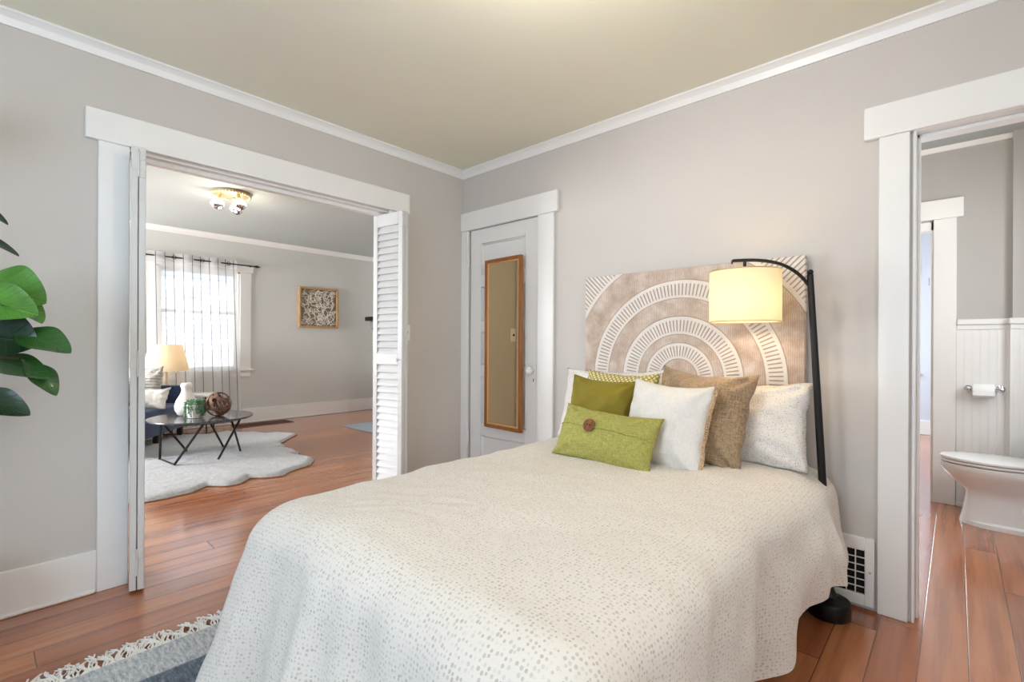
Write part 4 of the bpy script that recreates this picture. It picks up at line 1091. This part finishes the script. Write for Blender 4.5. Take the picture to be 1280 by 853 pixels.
# ------------------------------------------------------------------ bathroom
def ell(cx, cy, rx0, rx1, ry, z, n=40, p=2.0):
    """egg outline: front reach rx0 toward -x, back reach rx1 toward +x"""
    out = []
    for k in range(n):
        a = 2*pi*k/n; ca, sa = cos(a), sin(a)
        rx = rx1 if ca > 0 else rx0
        out.append((cx+math.copysign(abs(ca)**(2/p), ca)*rx, cy+math.copysign(abs(sa)**(2/p), sa)*ry, z))
    return out
TY = 1.79
tl = thing('toilet', 'white porcelain toilet with closed lid beside the beadboard wall', 'toilet', (3.15, TY, 0))
c1 = MB().loops([ell(3.20, TY, .272, .20, .132, 0, p=3), ell(3.20, TY, .268, .2, .13, .02, p=3), ell(3.20, TY, .258, .19, .124, .06, p=2.8), ell(3.20, TY, .242, .2, .118, .16, p=2.6), ell(3.195, TY, .235, .21, .118, .205, p=2.4), ell(3.18, TY, .245, .22, .13, .235),
                 ell(3.15, TY, .268, .24, .15, .275), ell(3.13, TY, .278, .25, .172, .315), ell(3.12, TY, .286, .25, .187, .35), ell(3.12, TY, .283, .25, .186, .378), ell(3.12, TY, .25, .23, .16, .382)])
obj('bowl', c1, M_white, tl, angle=60)
c1 = MB()
for sgn in (-1,):
    c1.tube([(3.20, TY-.06, .17), (3.225, TY-.09, .14), (3.255, TY-.104, .105), (3.32, TY-.10, .10), (3.37, TY-.10, .2), (3.39, TY-.10, .30)], [.02, .034, .042, .044, .042, .03], 14)
obj('trapway', c1, M_white, tl, angle=60)
obj('foot', MB().loops([ell(3.24, TY, .29, .26, .15, 0, p=3.5), ell(3.24, TY, .285, .255, .148, .025, p=3.5), ell(3.24, TY, .27, .24, .13, .036, p=3.2)]), M_white, tl, angle=50)
obj('bolt_cap', MB().lathe([(.018, 0), (.017, .02), (.01, .028), (.001, .03)], (3.245, TY-.138, .03), 16), M_white, tl)
obj('seat', MB().loops([ell(3.12, TY, .288, .23, .187, .386), ell(3.12, TY, .29, .232, .19, .394), ell(3.12, TY, .287, .23, .187, .400)]), M_white, tl, angle=60)
obj('lid', MB().loops([ell(3.12, TY, .286, .23, .187, .403), ell(3.12, TY, .292, .234, .192, .410), ell(3.12, TY, .288, .23, .188, .421), ell(3.13, TY, .2, .16, .12, .428), ell(3.13, TY, .08, .06, .05, .430)]), M_white, tl, angle=60)
obj('tank', MB().box(3.38, 3.57, TY-.22, TY+.22, .38, .73, .03, 3), M_white, tl)
obj('tank_lid', MB().box(3.365, 3.58, TY-.235, TY+.235, .73, .765, .012, 2), M_white, tl)
obj('flush_lever', MB().tube([(3.375, TY-.15, .68), (3.36, TY-.15, .68), (3.358, TY-.08, .675)], .007, 8), M_chrome, tl)

hp = thing('toilet_paper_holder', 'chrome two-post toilet paper holder on the beadboard', 'holder', (3.06, BY-.01, .85))
for x in (2.975, 3.137):
    r_ = .024 if x > 3 else .02
    obj('post', MB().lathe([(r_, 0), (r_, .006), (.012, .012), (.009, .05), (.014, .056), (.015, .066), (.012, .076), (.004, .08)], (x, BY-.01, .85), 20, Mx), M_chrome, hp)
obj('bar', MB().tube([(2.975, BY-.075, .85), (3.137, BY-.075, .85)], .007, 10), M_chrome, hp)
My = Matrix.Rotation(pi/2, 3, 'Y')
M_tp = simple('tissue', (248, 248, 246), .95, bump=(60, .2, .003))
tp = MB().lathe([(.02, -.055), (.046, -.055), (.048, -.052), (.048, .052), (.046, .055), (.02, .055), (.02, -.055)], (0, 0, 0), 36, My, cap=False)
tp.box(-.053, .053, -.0475, -.0455, -.03, .0)
o = obj('toilet_paper_roll', tp, M_tp); o.location = (3.05, BY-.075, .838); tag(o, 'white toilet paper roll on the chrome holder', 'toilet paper')
# unseen ceiling light, added to brighten the bathroom
bl_ = thing('ceiling_light', 'unseen round opal ceiling light added to brighten the bathroom', 'lamp', (2.75, .6, 2.6))
obj('dome', MB().lathe([(.01, 2.50), (.08, 2.515), (.12, 2.55), (.13, 2.6)], (2.75, .6, 0), 32), M_dome, bl_)
point_light('added_bath_lamp', (2.75, .6, 2.40), 12, (1, .93, .84), .1)
# strike plate on the far bathroom door jamb
obj_ = obj('strike_plate', MB().box(2.756, 2.7605, BY+.06, BY+.09, 1.60, 1.66, .001), M_chrome); base(obj_, (2.758, BY+.075, 1.6))
tag(obj_, 'small dark metal catch on the far bathroom door jamb', 'catch')
